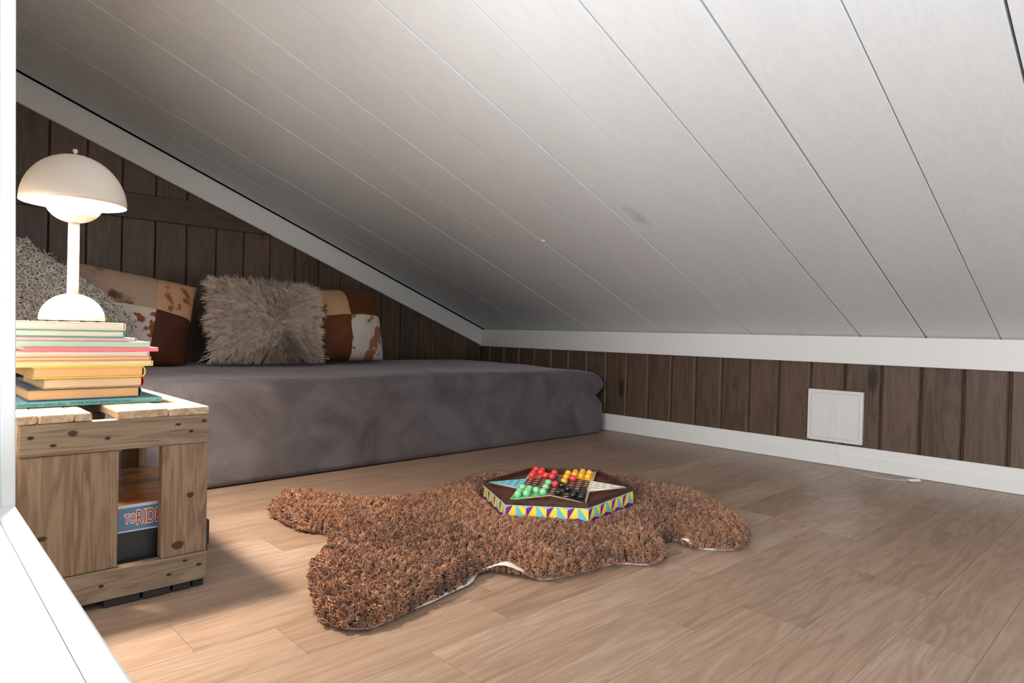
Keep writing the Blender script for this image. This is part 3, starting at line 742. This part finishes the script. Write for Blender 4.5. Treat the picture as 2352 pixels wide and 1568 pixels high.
book('thin orange picture book lying on the thin yellow one', zr(5), 0.3375, 0.138, 1.278, 0.22, cov((222, 146, 84)), P_pale, R_(-0.3), 'right', 0.0011, 0.0)
book('thin off-white picture book between the orange and the pink book', zr(6), 0.3335, 0.141, 1.277, 0.22, cov((228, 206, 186)), P_white, R_(0), 'right', 0.0012, 0.001)
book('thin pink picture book sticking out farthest to the right mid-stack', zr(7), 0.3475, 0.153, 1.276, 0.21, cov((214, 116, 128)), P_white, R_(0.6), 'front', 0.0010)
book('thin mint green picture book lying on the pink one', zr(8), 0.3335, 0.139, 1.276, 0.22, cov((168, 196, 180)), P_green, R_(-0.2), 'front', 0.0011)
book('thin white book with a pink spine, under the green-covered book', zr(9), 0.3145, 0.126, 1.279, 0.22, cov((226, 160, 176)), P_white, R_(0.3), 'right', 0.0010, 0.0)
book('green-covered book with white pages, second from the top of the stack', zr(10), 0.2955, 0.114, 1.279, 0.215, cov((58, 158, 136)), P_white, R_(0.2), 'right', 0.0014, 0.001)
tb = book('cream-coloured book on top of the stack, directly under the lamp', zr(11), 0.296, 0.115, 1.279, 0.215, cov((236, 220, 196)), P_white, R_(0.1), 'right', 0.0013, 0.001)
# red spine strip of the red-spined book
rb = [o for o in bpy.data.objects if o.name.startswith('book') and o.get('label', '').startswith('cream-paged')][0]
rcov = [c for c in rb.children if c.name.startswith('cover')][0]
rcov.data.materials.append(cov((160, 40, 40)))
for p in rcov.data.polygons:
    if p.center.x > -0.016 and (p.center.x > -0.0045): p.material_index = 1
M_ink = plain('dark_print', (40, 70, 78), 0.6)
cvr = [c for c in bt.children if c.name.startswith('cover')][0]
def spine_text(s, x, size, sx=1.0):
    text_mesh('spine_lettering', s, size, M_ink, cvr, Matrix.Translation((x-0.354, -0.00012, 0.0026)) @ Matrix.Rotation(math.pi/2, 4, 'X'), shear=0.25, ext=0.0001, sx=sx)
spine_text('Astrid Lindgren og Bj\u00f6rn Berg', 0.1455, 0.0056, 0.92)
spine_text('DA EMIL SKULLE TREKKE LINAS TANN', 0.2155, 0.0056, 0.93)
spine_text('b', 0.3455, 0.0055)

# ------------------------------------------------------------------ table lamp
LX, LY, LZ = 0.232, 1.362, zs[-1]
lamp = empty('table_lamp', (LX, LY, LZ)); tag(lamp, 'off-white dome-shaded table lamp, lit, standing on the stack of books', 'lamp')
M_lamp = plain('lamp_lacquer', (214, 203, 190), 0.45, 0.4)
M_lampw = plain('lamp_lacquer_inner', (240, 236, 228), 0.5)
def dome(R, H, n=14, p=1.0): return [(R*math.cos(a), H*math.sin(a)) for a in [math.pi/2*k/n for k in range(n+1)]]
lathe('base', [(0.0, 0.0022), (0.0475, 0.0022), (0.0492, 0.004)] + [(0.0492*math.cos(a), 0.004+0.0455*math.sin(a)) for a in [math.pi/2*k/16 for k in range(1, 16)]] + [(0.0, 0.0495)], M_lamp, lamp)
for k in range(8):
    a = 2*math.pi*k/8 + 0.2
    lathe('foot', [(0.0, 0.0), (0.0035, 0.0), (0.0035, 0.0024), (0.0, 0.0024)], M_foot, lamp, 10, (0.041*math.cos(a), 0.041*math.sin(a), 0.0002), False)
lathe('stem', [(0.0, 0.047), (0.0092, 0.047), (0.0088, 0.06), (0.0085, 0.178), (0.0, 0.178)], M_lamp, lamp, 32)
# lower bowl, open at the top
bz, bR = 0.207, 0.043
pb = [(0.0, bz-0.034)] + [(bR*math.sin(a), bz-0.034*math.cos(a)) for a in [math.pi/2*k/12 for k in range(1, 13)]]
pb += [(bR-0.0012, bz)] + [((bR-0.0015)*math.sin(a), bz-0.0325*math.cos(a)) for a in [math.pi/2*k/12 for k in range(12, 0, -1)]] + [(0.0, bz-0.0325)]
lathe('bowl', pb, M_lamp, lamp)
# upper shade, a double-walled half dome
sz0, sR, sH = 0.2055, 0.0800, 0.0865
po = [(sR*math.cos(a), sz0+sH*math.sin(a)) for a in [math.pi/2*k/18 for k in range(18)]] + [(0.0, sz0+sH)]
sh_o = lathe('shade', [(sR-0.0011, sz0+0.0002), (sR, sz0)] + po[1:], M_lamp, lamp, 96)
m, nt, b = base_mat('lit_reflector')
b.inputs['Base Color'].default_value = s2l((245, 240, 230)); b.inputs['Emission Color'].default_value = (1.0, 0.875, 0.75, 1); b.inputs['Emission Strength'].default_value = 800.0
M_glow = m
m, nt, b = base_mat('lit_reflector_rim')
b.inputs['Base Color'].default_value = s2l((245, 240, 230)); b.inputs['Emission Color'].default_value = (1.0, 0.875, 0.75, 1); b.inputs['Emission Strength'].default_value = 4.0
M_lampin = m
rf = [((sR-0.0012)*math.cos(a), sz0+0.0004+(sH-0.002)*math.sin(a)) for a in [math.pi/2*k/16 for k in range(16)]] + [(0.0, sz0+sH-0.0016)]
lathe('reflector', rf[:8], M_lampin, sh_o, 64)
lathe('light_source', rf[7:], M_glow, sh_o, 64)
lathe('finial', [(0.0, sz0+sH-0.001), (0.0022, sz0+sH-0.001), (0.0018, sz0+sH+0.003), (0.0042, sz0+sH+0.0055), (0.0036, sz0+sH+0.0095), (0.0, sz0+sH+0.011)], M_lamp, lamp, 16)
for k in range(3):
    a = 2*math.pi*k/3+0.4
    tube('support_rod', [(0.038*math.cos(a), 0.038*math.sin(a), bz-0.004), (0.062*math.cos(a), 0.062*math.sin(a), sz0+0.045)], 0.0012, M_lampw, lamp, 6)

# ------------------------------------------------------------------ sheepskin rug
OUT = [(0.668, 1.539), (0.725, 1.608), (0.776, 1.592), (0.822, 1.516), (0.87, 1.427), (0.923, 1.38), (1.005, 1.363), (1.071, 1.404), (1.148, 1.426), (1.244, 1.424), (1.359, 1.36), (1.464, 1.282), (1.556, 1.19), (1.589, 1.151), (1.602, 1.068), (1.605, 0.99), (1.594, 0.91), (1.566, 0.843), (1.51, 0.777), (1.481, 0.74), (1.446, 0.705), (1.409, 0.679), (1.336, 0.653), (1.29, 0.661), (1.242, 0.709), (1.238, 0.745), (1.255, 0.775), (1.238, 0.780), (1.2, 0.771), (1.159, 0.734), (1.112, 0.716), (1.074, 0.724), (1.032, 0.765), (0.943, 0.776), (0.886, 0.79), (0.854, 0.808), (0.838, 0.855), (0.806, 0.898), (0.740, 0.876), (0.658, 0.855), (0.586, 0.839), (0.534, 0.831), (0.51, 0.839), (0.487, 0.863), (0.476, 0.902), (0.494, 0.959), (0.522, 1.028), (0.554, 1.094), (0.579, 1.132), (0.622, 1.167), (0.652, 1.194), (0.664, 1.239), (0.687, 1.279), (0.657, 1.344), (0.650, 1.442)]
S = np.array(spline(OUT, 4, True))
def sdf(X, Y):
    P = np.stack([X.ravel(), Y.ravel()], 1); best = np.full(len(P), 9.0); inside = np.zeros(len(P), bool)
    A = S; B = np.roll(S, -1, 0)
    for a, b_ in zip(A, B):
        ab = b_-a; t = np.clip(((P-a)@ab)/(ab@ab+1e-12), 0, 1); d = np.linalg.norm(P-a-t[:, None]*ab, axis=1); best = np.minimum(best, d)
        c = (a[1] > P[:, 1]) != (b_[1] > P[:, 1])
        xi = a[0] + (P[:, 1]-a[1])/(b_[1]-a[1]+1e-12)*(b_[0]-a[0]); inside ^= c & (P[:, 0] < xi)
    return np.where(inside, best, -best).reshape(X.shape)
gs = 0.006
gxs = np.arange(0.44, 1.66, gs); gys = np.arange(0.62, 1.64, gs)
GX, GYY = np.meshgrid(gxs, gys, indexing='ij')
D = sdf(GX, GYY)
nz_ = np.array([[noise.noise(Vector((x*5.0, y*5.0, 0.3))) + 0.5*noise.noise(Vector((x*13, y*13, 2.1))) for y in gys] for x in gxs])
nz2 = np.array([[noise.noise(Vector((x*48, y*48, 7.0))) for y in gys] for x in gxs])
dd = np.clip((D-0.012)/0.05, 0, 1)
HH = 0.006 + (0.031 + 0.010*nz_)*np.sqrt(1-(1-dd)**2) + 0.0035*nz2*dd
# the game box presses the wool down
BC, BR, BT = (1.2134, 1.0915), 0.1894, 2.1733
def boxz(x, y): return 0.035 + 0.0446*(x-BC[0]) - 0.0127*(y-BC[1])
lx = GX-BC[0]; ly = GYY-BC[1]
hexd = np.max([lx*math.cos(BT+math.pi/6+k*math.pi/3) + ly*math.sin(BT+math.pi/6+k*math.pi/3) for k in range(6)], axis=0) - BR*math.cos(math.pi/6)
lim = boxz(GX, GYY) - 0.002
press = np.clip(hexd/0.05, 0, 1)**1.5
HH = np.where(hexd < 0, np.minimum(HH, lim), np.minimum(HH, lim-0.006+0.046*press))
rug = empty('sheepskin_rug', (1.08, 1.1, 0)); tag(rug, 'brown curly sheepskin rug spread on the floor under the game board', 'rug')
off = np.array([1.08, 1.1, 0])
inside = D > 0.006
vi = -np.ones(D.shape, int); vi[inside] = np.arange(inside.sum())
V = np.stack([GX[inside], GYY[inside], HH[inside]], 1) - off
a = vi[:-1, :-1]; b_ = vi[1:, :-1]; c = vi[1:, 1:]; d = vi[:-1, 1:]
ok = (a >= 0) & (b_ >= 0) & (c >= 0) & (d >= 0)
M_wool = tinted('brown_wool', (92, 55, 35), (206, 146, 103), 0.85, 0.35)
M_woolb = plain('brown_wool_base', (92, 58, 40), 0.95)
fast_mesh('wool_base', V, np.stack([a[ok], b_[ok], c[ok], d[ok]], 1), M_woolb, rug)
# wool locks
def interp(A, x, y):
    i = np.clip((x-gxs[0])/gs, 0, len(gxs)-1.001); j = np.clip((y-gys[0])/gs, 0, len(gys)-1.001)
    i0 = i.astype(int); j0 = j.astype(int); fi = i-i0; fj = j-j0
    return A[i0, j0]*(1-fi)*(1-fj)+A[i0+1, j0]*fi*(1-fj)+A[i0, j0+1]*(1-fi)*fj+A[i0+1, j0+1]*fi*fj
n = 150000
px = rng.uniform(0.45, 1.64, n); py = rng.uniform(0.63, 1.63, n)
keep = (interp(D, px, py) > 0.008) & (interp(hexd, px, py) > 0.002)
px, py = px[keep], py[keep]
# denser on the steep border
bx_ = rng.uniform(0.45, 1.64, 140000); by_ = rng.uniform(0.63, 1.63, 140000); bd = interp(D, bx_, by_)
kb = (bd > 0.008) & (bd < 0.035) & (interp(hexd, bx_, by_) > 0.0)
px = np.concatenate([px, bx_[kb]]); py = np.concatenate([py, by_[kb]])
n = len(px); ph_ = interp(HH, px, py)
dHx, dHy = np.gradient(HH, gs); dDx, dDy = np.gradient(D, gs)
nn = np.stack([-interp(dHx, px, py), -interp(dHy, px, py), np.ones(n)], 1); nn /= np.linalg.norm(nn, axis=1, keepdims=True)
dist = interp(D, px, py)
outw = np.stack([-interp(dDx, px, py), -interp(dDy, px, py), np.zeros(n)], 1)*np.clip(1-dist/0.05, 0, 1)[:, None]
cl2 = np.array([noise.noise(Vector((x*7, y*7, 4.5))) for x, y in zip(px, py)])
hx = interp(hexd, px, py)
ca, cb, cid, bd_ = clusters(px, py, 0.0088)
tab2 = rng.normal(0, 1, (4001, 4)).clip(-1.8, 1.8); tv = tab2[cid % 4001]
Lc = (0.0120 + 0.0022*tv[:, 3])*np.clip(0.30+hx/0.06, 0.30, 1)
d0 = nn*0.9 + outw*0.6 + np.stack([tv[:, 0], tv[:, 1], np.zeros(n)], 1)*0.55
d0[:, 2] = np.maximum(d0[:, 2], 0.05); d0 /= np.linalg.norm(d0, axis=1, keepdims=True)
roots = np.stack([px, py, ph_-0.0020], 1)
cen = np.stack([px + (ca-px)*0.50, py + (cb-py)*0.50, ph_], 1)
dv = cen + d0*Lc[:, None] - roots + rng.normal(0, 0.0009, (n, 3))
roots = roots - off
V, Q, per = locks(roots, dv, np.linalg.norm(dv, axis=1), rng.uniform(0.0011, 0.0020, n), rng.uniform(0.0012, 0.0027, n), 1.0, 5, 3, taper=0.4)
V[:, 2] = np.maximum(V[:, 2], 0.0006)
ti = np.clip(0.52 + 0.14*tv[:, 2] + 0.30*cl2 + rng.normal(0, 0.10, n) - 0.25*np.clip(bd_/0.007-0.4, 0, 1), 0, 1)
print('wool locks', n, 'quads', len(Q))
fl = fast_mesh('fleece', V, Q, M_wool, rug, np.repeat(ti, per)); fl['kind'] = 'stuff'
# pale leather backing, curling up along the near edge
M_leather = plain('pale_leather', (206, 200, 192), 0.75, var=0.12, bscale=60)
ctr = S.mean(0); nS = len(S)
tan_ = np.roll(S, -1, 0) - np.roll(S, 1, 0); nrm = np.stack([tan_[:, 1], -tan_[:, 0]], 1); nrm /= np.linalg.norm(nrm, axis=1, keepdims=True)
# make normals point outward
if np.sum((sdf(S[:, 0]+nrm[:, 0]*0.01, S[:, 1]+nrm[:, 1]*0.01) > 0)) > nS/2: nrm = -nrm
curls = [((0.835, 0.870), 0.036, 0.024, 0.030), ((0.745, 0.880), 0.050, 0.004, 0.022), ((1.230, 0.742), 0.020, 0.022, 0.026), ((1.165, 0.748), 0.020, 0.010, 0.022), ((0.655, 0.862), 0.05, 0.002, 0.014)]
V = []; F = []
for i, (p, nv) in enumerate(zip(S, nrm)):
    up_ = 0.0; ex = -0.016
    for (cx_, cy_), sg_, hh_, oo_ in curls:
        g = math.exp(-((p[0]-cx_)**2+(p[1]-cy_)**2)/(sg_*sg_)); up_ += hh_*g; ex += oo_*g
    q0 = p - nv*0.03; q1 = p - nv*0.012; q2 = p + nv*ex
    V += [(q0[0], q0[1], 0.003+up_*0.4), (q1[0], q1[1], 0.003+up_*0.9), (q2[0], q2[1], 0.0028+up_), (q2[0], q2[1], 0.0010+up_), (q1[0], q1[1], 0.0008+up_*0.85), (q0[0], q0[1], 0.0006)]
for i in range(nS):
    j = (i+1) % nS
    for k in range(6): F.append((i*6+k, j*6+k, j*6+(k+1) % 6, i*6+(k+1) % 6))
o = from_py('hide_edge', [np.array(p)-off for p in V], F, M_leather, rug, True)

# ------------------------------------------------------------------ game board on the rug
g_n = Vector((-0.0446, 0.0127, 1)).normalized(); g_u = Vector((1, 0, 0.0446)).normalized(); g_v = g_n.cross(g_u)
gA = (g_u*math.cos(BT) + g_v*math.sin(BT)); gB = g_n.cross(gA)
GM = Matrix.Identity(4)
for i in range(3): GM[i][0] = gA[i]; GM[i][1] = gB[i]; GM[i][2] = g_n[i]
GM[0][3], GM[1][3], GM[2][3] = BC[0], BC[1], 0.0355
game = empty('marble_board_game'); game.matrix_world = GM
tag(game, 'hexagonal star-shaped marble board game with colourful triangle sides on the brown rug', 'board game')
M_brown = wood('dark_walnut', [(0.1, (44, 28, 22)), (0.5, (72, 48, 38)), (0.9, (96, 64, 50))], (3, 20, 8), 0.4, 0.1, 0.3, 8, 30, per_obj=0.03)
M_well = plain('reddish_brown_tray', (92, 50, 40), 0.45, var=0.15, bscale=90)
M_py = plain('yellow_print', (238, 216, 64), 0.35); M_pp = plain('purple_print', (122, 36, 138), 0.35); M_pb = plain('light_blue_print', (112, 190, 208), 0.35); M_pw = plain('white_line', (236, 232, 222), 0.4)
hexc = lambda r, z: [Vector((r*math.cos(k*math.pi/3), r*math.sin(k*math.pi/3), z)) for k in range(6)]
BH, PH = 0.0423, 0.0305
def prism_poly(name, pts, z0, z1, mat, parent, holes=None):
    n = len(pts); V = [(p[0], p[1], z0) for p in pts] + [(p[0], p[1], z1) for p in pts]
    F = [tuple(range(n))[::-1], tuple(range(n, 2*n))] + [(i, (i+1) % n, n+(i+1) % n, n+i) for i in range(n)]
    return from_py(name, V, F, mat, parent)
bx = prism_poly('printed_box', hexc(BR, 0), 0, PH, M_pw, game)
def quad_part(tris, mats_idx, k):
    """flat printed facets on side k; coordinates s (0..1 along), h (0..1 up)"""
    p0, p1 = hexc(BR, 0)[k], hexc(BR, 0)[(k+1) % 6]
    nrm_ = Vector((math.cos((k+0.5)*math.pi/3), math.sin((k+0.5)*math.pi/3), 0))
    V = []; F = []; MI = []
    for poly, mi in zip(tris, mats_idx):
        cs = sum(p[0] for p in poly)/len(poly); chh = sum(p[1] for p in poly)/len(poly)
        st = len(V)
        for s_, h_ in poly:
            dl = math.hypot((s_-cs)*0.19, (h_-chh)*PH); kf = 1 - 0.0005/max(dl, 1e-6)
            s2, h2 = cs+(s_-cs)*kf, chh+(h_-chh)*kf
            V.append(p0 + (p1-p0)*s2 + Vector((0, 0, PH*h2)) + nrm_*0.0003)
        F.append(tuple(range(st, st+len(poly)))); MI.append(mi)
    o = from_py('printed_side', V, F, [M_py, M_pp, M_pb], bx)
    o.data.polygons.foreach_set('material_index', MI)
    bm = bmesh.new(); bm.from_mesh(o.data)
    for f in bm.faces:
        f.normal_update()
        if f.normal.dot(nrm_) < 0: f.normal_flip()
    bm.to_mesh(o.data); bm.free()
for k in range(6):
    T = []; MI = []
    for c_ in range(4):
        w_ = 0.25; x0 = c_*w_
        def q(*pts): return [(x0+w_*a_, b2) for a_, b2 in pts]
        T += [q((0, 0), (1, 0), (0.5, 0.28)), q((0, 0), (0.5, 0.28), (0.5, 1), (0.37, 1)), q((1, 0), (0.60, 1), (0.5, 1), (0.5, 0.28)),
              q((0, 0), (0.37, 1), (0.30, 1), (0, 0.82)), q((1, 0), (1, 0.82), (0.70, 1), (0.60, 1)), q((0, 0.82), (0.30, 1), (0, 1)), q((1, 0.82), (1, 1), (0.70, 1))]
        # seen from outside the s axis runs right to left or left to right depending on the side
        MI += [1, 0, 2, 1, 0, 2, 2]
    quad_part(T, MI, k)
# tray: rim, floor, star
r_o, r_i = BR-0.0012, BR-0.0075
ro, ri = hexc(r_o, 0), hexc(r_i, 0)
V = [(p.x, p.y, PH+0.0002) for p in ro] + [(p.x, p.y, BH) for p in ro] + [(p.x, p.y, BH) for p in ri] + [(p.x, p.y, PH-0.008) for p in ri]
F = []
for i in range(6):
    j = (i+1) % 6
    for a_ in range(3): F.append((a_*6+i, a_*6+j, (a_+1)*6+j, (a_+1)*6+i))
from_py('rim', V, F, M_brown, game)
prism_poly('tray_floor', hexc(r_i, 0), PH+0.0002, PH+0.0008, M_well, game)
# star geometry: tips on the corners
def star_pts(rt_, ri_):
    out = []
    for k in range(6):
        out.append((rt_*math.cos(k*math.pi/3), rt_*math.sin(k*math.pi/3)))
        out.append((ri_*math.cos((k+0.5)*math.pi/3), ri_*math.sin((k+0.5)*math.pi/3)))
    return out
rtip = BR*0.945; rinn = rtip/math.sqrt(3)
star = prism_poly('star_block', star_pts(rtip, rinn), PH+0.0008, BH-0.0036, M_brown, game)
M_beige = plain('pale_inlay', (216, 186, 158), 0.5)
prism_poly('star_underlay', star_pts(rtip*0.985, rinn*0.985), BH-0.0036, BH-0.0033, M_beige, star)
# a thin inlay line round the star
s_lat = 0.1117*BR; rowh = s_lat*math.sqrt(3)/2
M_stars = [plain('blue_point', (104, 186, 204), 0.4), plain('green_point', (88, 176, 112), 0.4), plain('black_point', (50, 36, 32), 0.4), plain('white_point', (226, 220, 208), 0.4), plain('yellow_point', (232, 190, 44), 0.4), plain('red_point', (222, 96, 64), 0.4)]
pts_lat = []
for rI in range(-8, 9):
    for c2_ in range(-16, 17):
        if (c2_ + rI) % 2: continue
        pts_lat.append((rI*rowh, c2_/2*s_lat))
def in_poly(p, poly):
    ins = False; n = len(poly)
    for i in range(n):
        a_, b2 = poly[i], poly[(i+1) % n]
        if (a_[1] > p[1]) != (b2[1] > p[1]) and p[0] < a_[0]+(p[1]-a_[1])/(b2[1]-a_[1])*(b2[0]-a_[0]): ins = not ins
    return ins
def holed_plate(name, poly, z0, z1, mat, parent, hr):
    cx_ = sum(p[0] for p in poly)/len(poly); cy_ = sum(p[1] for p in poly)/len(poly)
    cu = bpy.data.curves.new(name, 'CURVE'); cu.dimensions = '2D'; cu.fill_mode = 'BOTH'; cu.extrude = (z1-z0)/2
    def add(pts):
        sp = cu.splines.new('POLY'); sp.points.add(len(pts)-1); sp.use_cyclic_u = True
        for q_, p in zip(sp.points, pts): q_.co = (p[0], p[1], 0, 1)
    add(poly)
    for p in pts_lat:
        if in_poly((p[0]+1e-5, p[1]+1e-5), poly):
            add([(p[0]+hr*math.cos(t), p[1]+hr*math.sin(t)) for t in [2*math.pi*k/12 for k in range(12)]])
    t = bpy.data.objects.new(name, cu); COL.objects.link(t)
    dg = bpy.context.evaluated_depsgraph_get(); dg.update()
    me = bpy.data.meshes.new_from_object(t.evaluated_get(dg)); bpy.data.objects.remove(t); bpy.data.curves.remove(cu)
    me.transform(Matrix.Translation((0, 0, (z0+z1)/2))); me.materials.clear(); me.materials.append(mat)
    return link(bpy.data.objects.new(name, me), parent)
ztop = BH - 0.0016
rh_in = 4.42*s_lat          # corner radius of the central hexagon plate
hex_poly = [(rh_in*math.cos((k+0.5)*math.pi/3), rh_in*math.sin((k+0.5)*math.pi/3)) for k in range(6)]
hr_ = 0.0070
holed_plate('playing_field', hex_poly, BH-0.0033, ztop, M_brown, game, hr_)
for k in range(6):
    a0, a1 = hex_poly[k-1], hex_poly[k]
    tp = (rtip*0.955*math.cos(k*math.pi/3), rtip*0.955*math.sin(k*math.pi/3))
    holed_plate('star_point', [a0, tp, a1], BH-0.0033, ztop+0.0002, M_stars[k], game, hr_)
# marbles
def marble_mat(name, c, rough=0.12):
    m, nt, b = base_mat(name); b.inputs['Base Color'].default_value = s2l(c); b.inputs['Roughness'].default_value = rough
    b.inputs['Coat Weight'].default_value = 0.6; b.inputs['Coat Roughness'].default_value = 0.05; b.inputs['Subsurface Weight'].default_value = 0.0
    return m
MR = 0.0087
bm = bmesh.new(); bmesh.ops.create_uvsphere(bm, u_segments=24, v_segments=14, radius=MR)
marble_mesh = {}
base_me = bpy.data.meshes.new('marble'); bm.to_mesh(base_me); bm.free(); base_me.polygons.foreach_set('use_smooth', [True]*len(base_me.polygons))
COLS = {'red': (222, 58, 64), 'yellow': (236, 172, 44), 'green': (132, 206, 146), 'black': (14, 20, 18)}
MARB = {
 'red': [(4, -6), (3, -5.5), (3, -4.5), (4, -4), (4, -3), (2, -3), (1, -4.5), (1, -2.5), (-2, -2), (0, 1)],
 'yellow': [(-1, -4.5), (-2, -5), (-3, -5.5), (-4, -5), (-2, -4), (-3, -4.5), (-3, -3.5), (-4, -3), (-1, -2.5), (-1, -0.5)],
 'green': [(1, 0.5), (1, 2.5), (1, 4.5), (2, 4), (3, 3.5), (3, 4.5), (3, 5.5), (4, 3), (4, 5), (4, 6)],
 'black': [(0, 0), (-1, 1.5), (-2, 3), (-1, 4.5), (-3, 4.5), (-3, 5.5), (-4, 3), (-4, 4), (-4, 5), (-4, 6)]}
LAB = {'red': {(-2, -2): 'single red marble standing next to the yellow marbles', (0, 1): 'single red marble near the middle of the board, between green and black marbles',
               (2, -3): 'red marble on the dark field just right of the pair at the blue point', (1, -4.5): 'rear one of the two rightmost red marbles of the red group', (1, -2.5): 'front one of the two rightmost red marbles of the red group',
               (4, -6): 'red marble in the far tip of the red star point', (3, -5.5): 'red marble just right of the far tip one, behind another red marble', (3, -4.5): 'red marble in front of the hindmost pair in the red star point',
               (4, -4): 'rear one of the two red marbles at the left edge of the red point', (4, -3): 'front one of the two red marbles at the left edge, next to the blue point'},
       'yellow': {(-1, -0.5): 'yellow marble farthest out on the dark field, beside the black marbles', (-1, -2.5): 'yellow marble left of the single red marble, second farthest out', (-1, -4.5): 'leftmost yellow marble of the rear row',
                  (-2, -5): 'second yellow marble from the left in the rear row', (-3, -5.5): 'hindmost yellow marble in the tip of the yellow point', (-4, -5): 'rear yellow marble at the right edge of the yellow point',
                  (-2, -4): 'yellow marble in the front row right behind the single red one', (-3, -4.5): 'middle one of three yellow marbles lined up front to back', (-3, -3.5): 'front one of three yellow marbles lined up front to back', (-4, -3): 'front yellow marble at the right edge, next to the white point'},
       'green': {(1, 0.5): 'green marble farthest from the green tip, beside the single red marble', (1, 2.5): 'green marble in the middle of the slanting line of three', (1, 4.5): 'nearest green marble of the slanting line of three on the right',
                 (2, 4): 'green marble standing alone in the middle of the green point', (3, 3.5): 'rear one of three green marbles lined up in the green point', (3, 4.5): 'middle one of three green marbles lined up in the green point', (3, 5.5): 'front one of three green marbles lined up in the green point',
                 (4, 3): 'green marble next to the blue star point', (4, 5): 'second nearest green marble at the left edge of the green point', (4, 6): 'green marble in the near left tip of the green point'},
       'black': {(0, 0): 'black marble mostly hidden behind the single red one in the middle', (-1, 1.5): 'black marble just right of the middle red marble', (-2, 3): 'black marble halfway between the middle and the black corner', (-1, 4.5): 'leftmost black marble, alone on the near side of the field',
                 (-3, 4.5): 'rear one of the two overlapping black marbles left of the row of four', (-3, 5.5): 'front one of the two overlapping black marbles left of the row of four', (-4, 3): 'hindmost of four black marbles in a row by the right edge', (-4, 4): 'third from the front of four black marbles in a row', (-4, 5): 'second from the front of four black marbles in a row', (-4, 6): 'nearest of four black marbles in a row, in the corner'}}
for cname, lst in MARB.items():
    me = base_me.copy(); me.materials.append(marble_mat(cname+'_marble', COLS[cname], 0.22 if cname != 'black' else 0.1))
    for (r_, c_) in lst:
        o = bpy.data.objects.new(cname+'_marble', me); COL.objects.link(o)
        o.location = GM @ Vector((r_*rowh, c_*s_lat, ztop + 0.0056))
        tag(o, LAB[cname][(r_, c_)], 'marble', cname+' marbles on the board')

# ------------------------------------------------------------------ vent cover and cord on the knee wall
vy0, vy1, vz0, vz1 = 0.799, 0.990, 0.0865, 0.2745
vc = empty('vent_cover', (KX, (vy0+vy1)/2, (vz0+vz1)/2)); tag(vc, 'square white vent cover on the dark knee wall', 'vent cover')
M_plast = plain('white_plastic', (226, 222, 220), 0.4); M_plastg = plain('grey_gap', (150, 146, 144), 0.6)
def vbox(name, x0, x1, y0, y1, z0, z1, mat, bev=0.002, parent=None):
    o = box(name, x0, x1, y0, y1, z0, z1, mat, None, bev, 2)
    for v in o.data.vertices: v.co -= vc.location
    o.parent = parent or vc; return o
pl = vbox('plate', KX-0.015, KX-0.0003, vy0, vy1, vz0, vz1, M_plast, 0.002)
def rrect(m_, rr, x):
    pts = []
    y0, y1, z0, z1 = vy0+m_, vy1-m_, vz0+m_, vz1-m_
    for (cy_, cz_, a0) in ((y1-rr, z1-rr, 0), (y0+rr, z1-rr, 90), (y0+rr, z0+rr, 180), (y1-rr, z0+rr, 270)):
        for k in range(6):
            a_ = R_(a0+90*k/5); pts.append(Vector((x, cy_+rr*math.cos(a_), cz_+rr*math.sin(a_))) - vc.location)
    return pts
A = rrect(0.0115, 0.008, KX-0.01512); B = rrect(0.0125, 0.007, KX-0.01512)
nA = len(A); from_py('groove', A+B, [(i, nA+i, nA+(i+1) % nA, (i+1) % nA) for i in range(nA)], M_plastg, pl)
for yy, zz in ((vy0+0.006, vz0+0.006), (vy1-0.006, vz0+0.006), (vy0+0.006, vz1-0.006), (vy1-0.006, vz1-0.006)):
    bm = bmesh.new(); bmesh.ops.create_cone(bm, cap_ends=True, segments=10, radius1=0.0016, radius2=0.0016, depth=0.0008)
    bmesh.ops.rotate(bm, verts=bm.verts, cent=(0, 0, 0), matrix=Matrix.Rotation(math.pi/2, 3, 'Y')); bmesh.ops.translate(bm, verts=bm.verts, vec=Vector((KX-0.0153, yy, zz))-vc.location)
    from_bm('screw', bm, M_plastg, vc)
cord = empty('cord', (2.41, 0.75, 0)); tag(cord, 'thin white cord with inline switch trailing from the vent cover onto the floor', 'cord')
M_cord = plain('white_cord', (228, 226, 222), 0.5)
pts = [(KX-0.0162, 0.905, 0.090), (KX-0.0164, 0.9035, 0.16), (KX-0.0165, 0.898, 0.222), (KX-0.0166, 0.893, 0.226), (KX-0.0168, 0.886, 0.19), (KX-0.0170, 0.884, 0.13), (KX-0.0175, 0.883, 0.07), (KX-0.021, 0.872, 0.03), (KX-0.03, 0.852, 0.004), (2.43, 0.81, 0.0016), (2.40, 0.755, 0.0016), (2.39, 0.706, 0.0016), (2.405, 0.655, 0.0022), (2.418, 0.629, 0.004)]
tube('cable', [Vector(p)-cord.location for p in spline(pts, 6)], 0.0008, M_cord, cord, 6)
bm = bmesh.new(); bm_box(bm, -0.020, 0.020, -0.0065, 0.0065, 0, 0.0085, 0.002, 2)
sw_ = from_bm('inline_switch', bm, M_plast, cord); sw_.location = Vector((2.430, 0.617, 0.0006)) - cord.location; sw_.rotation_euler = (0, 0, math.atan2(-0.022, 0.03))
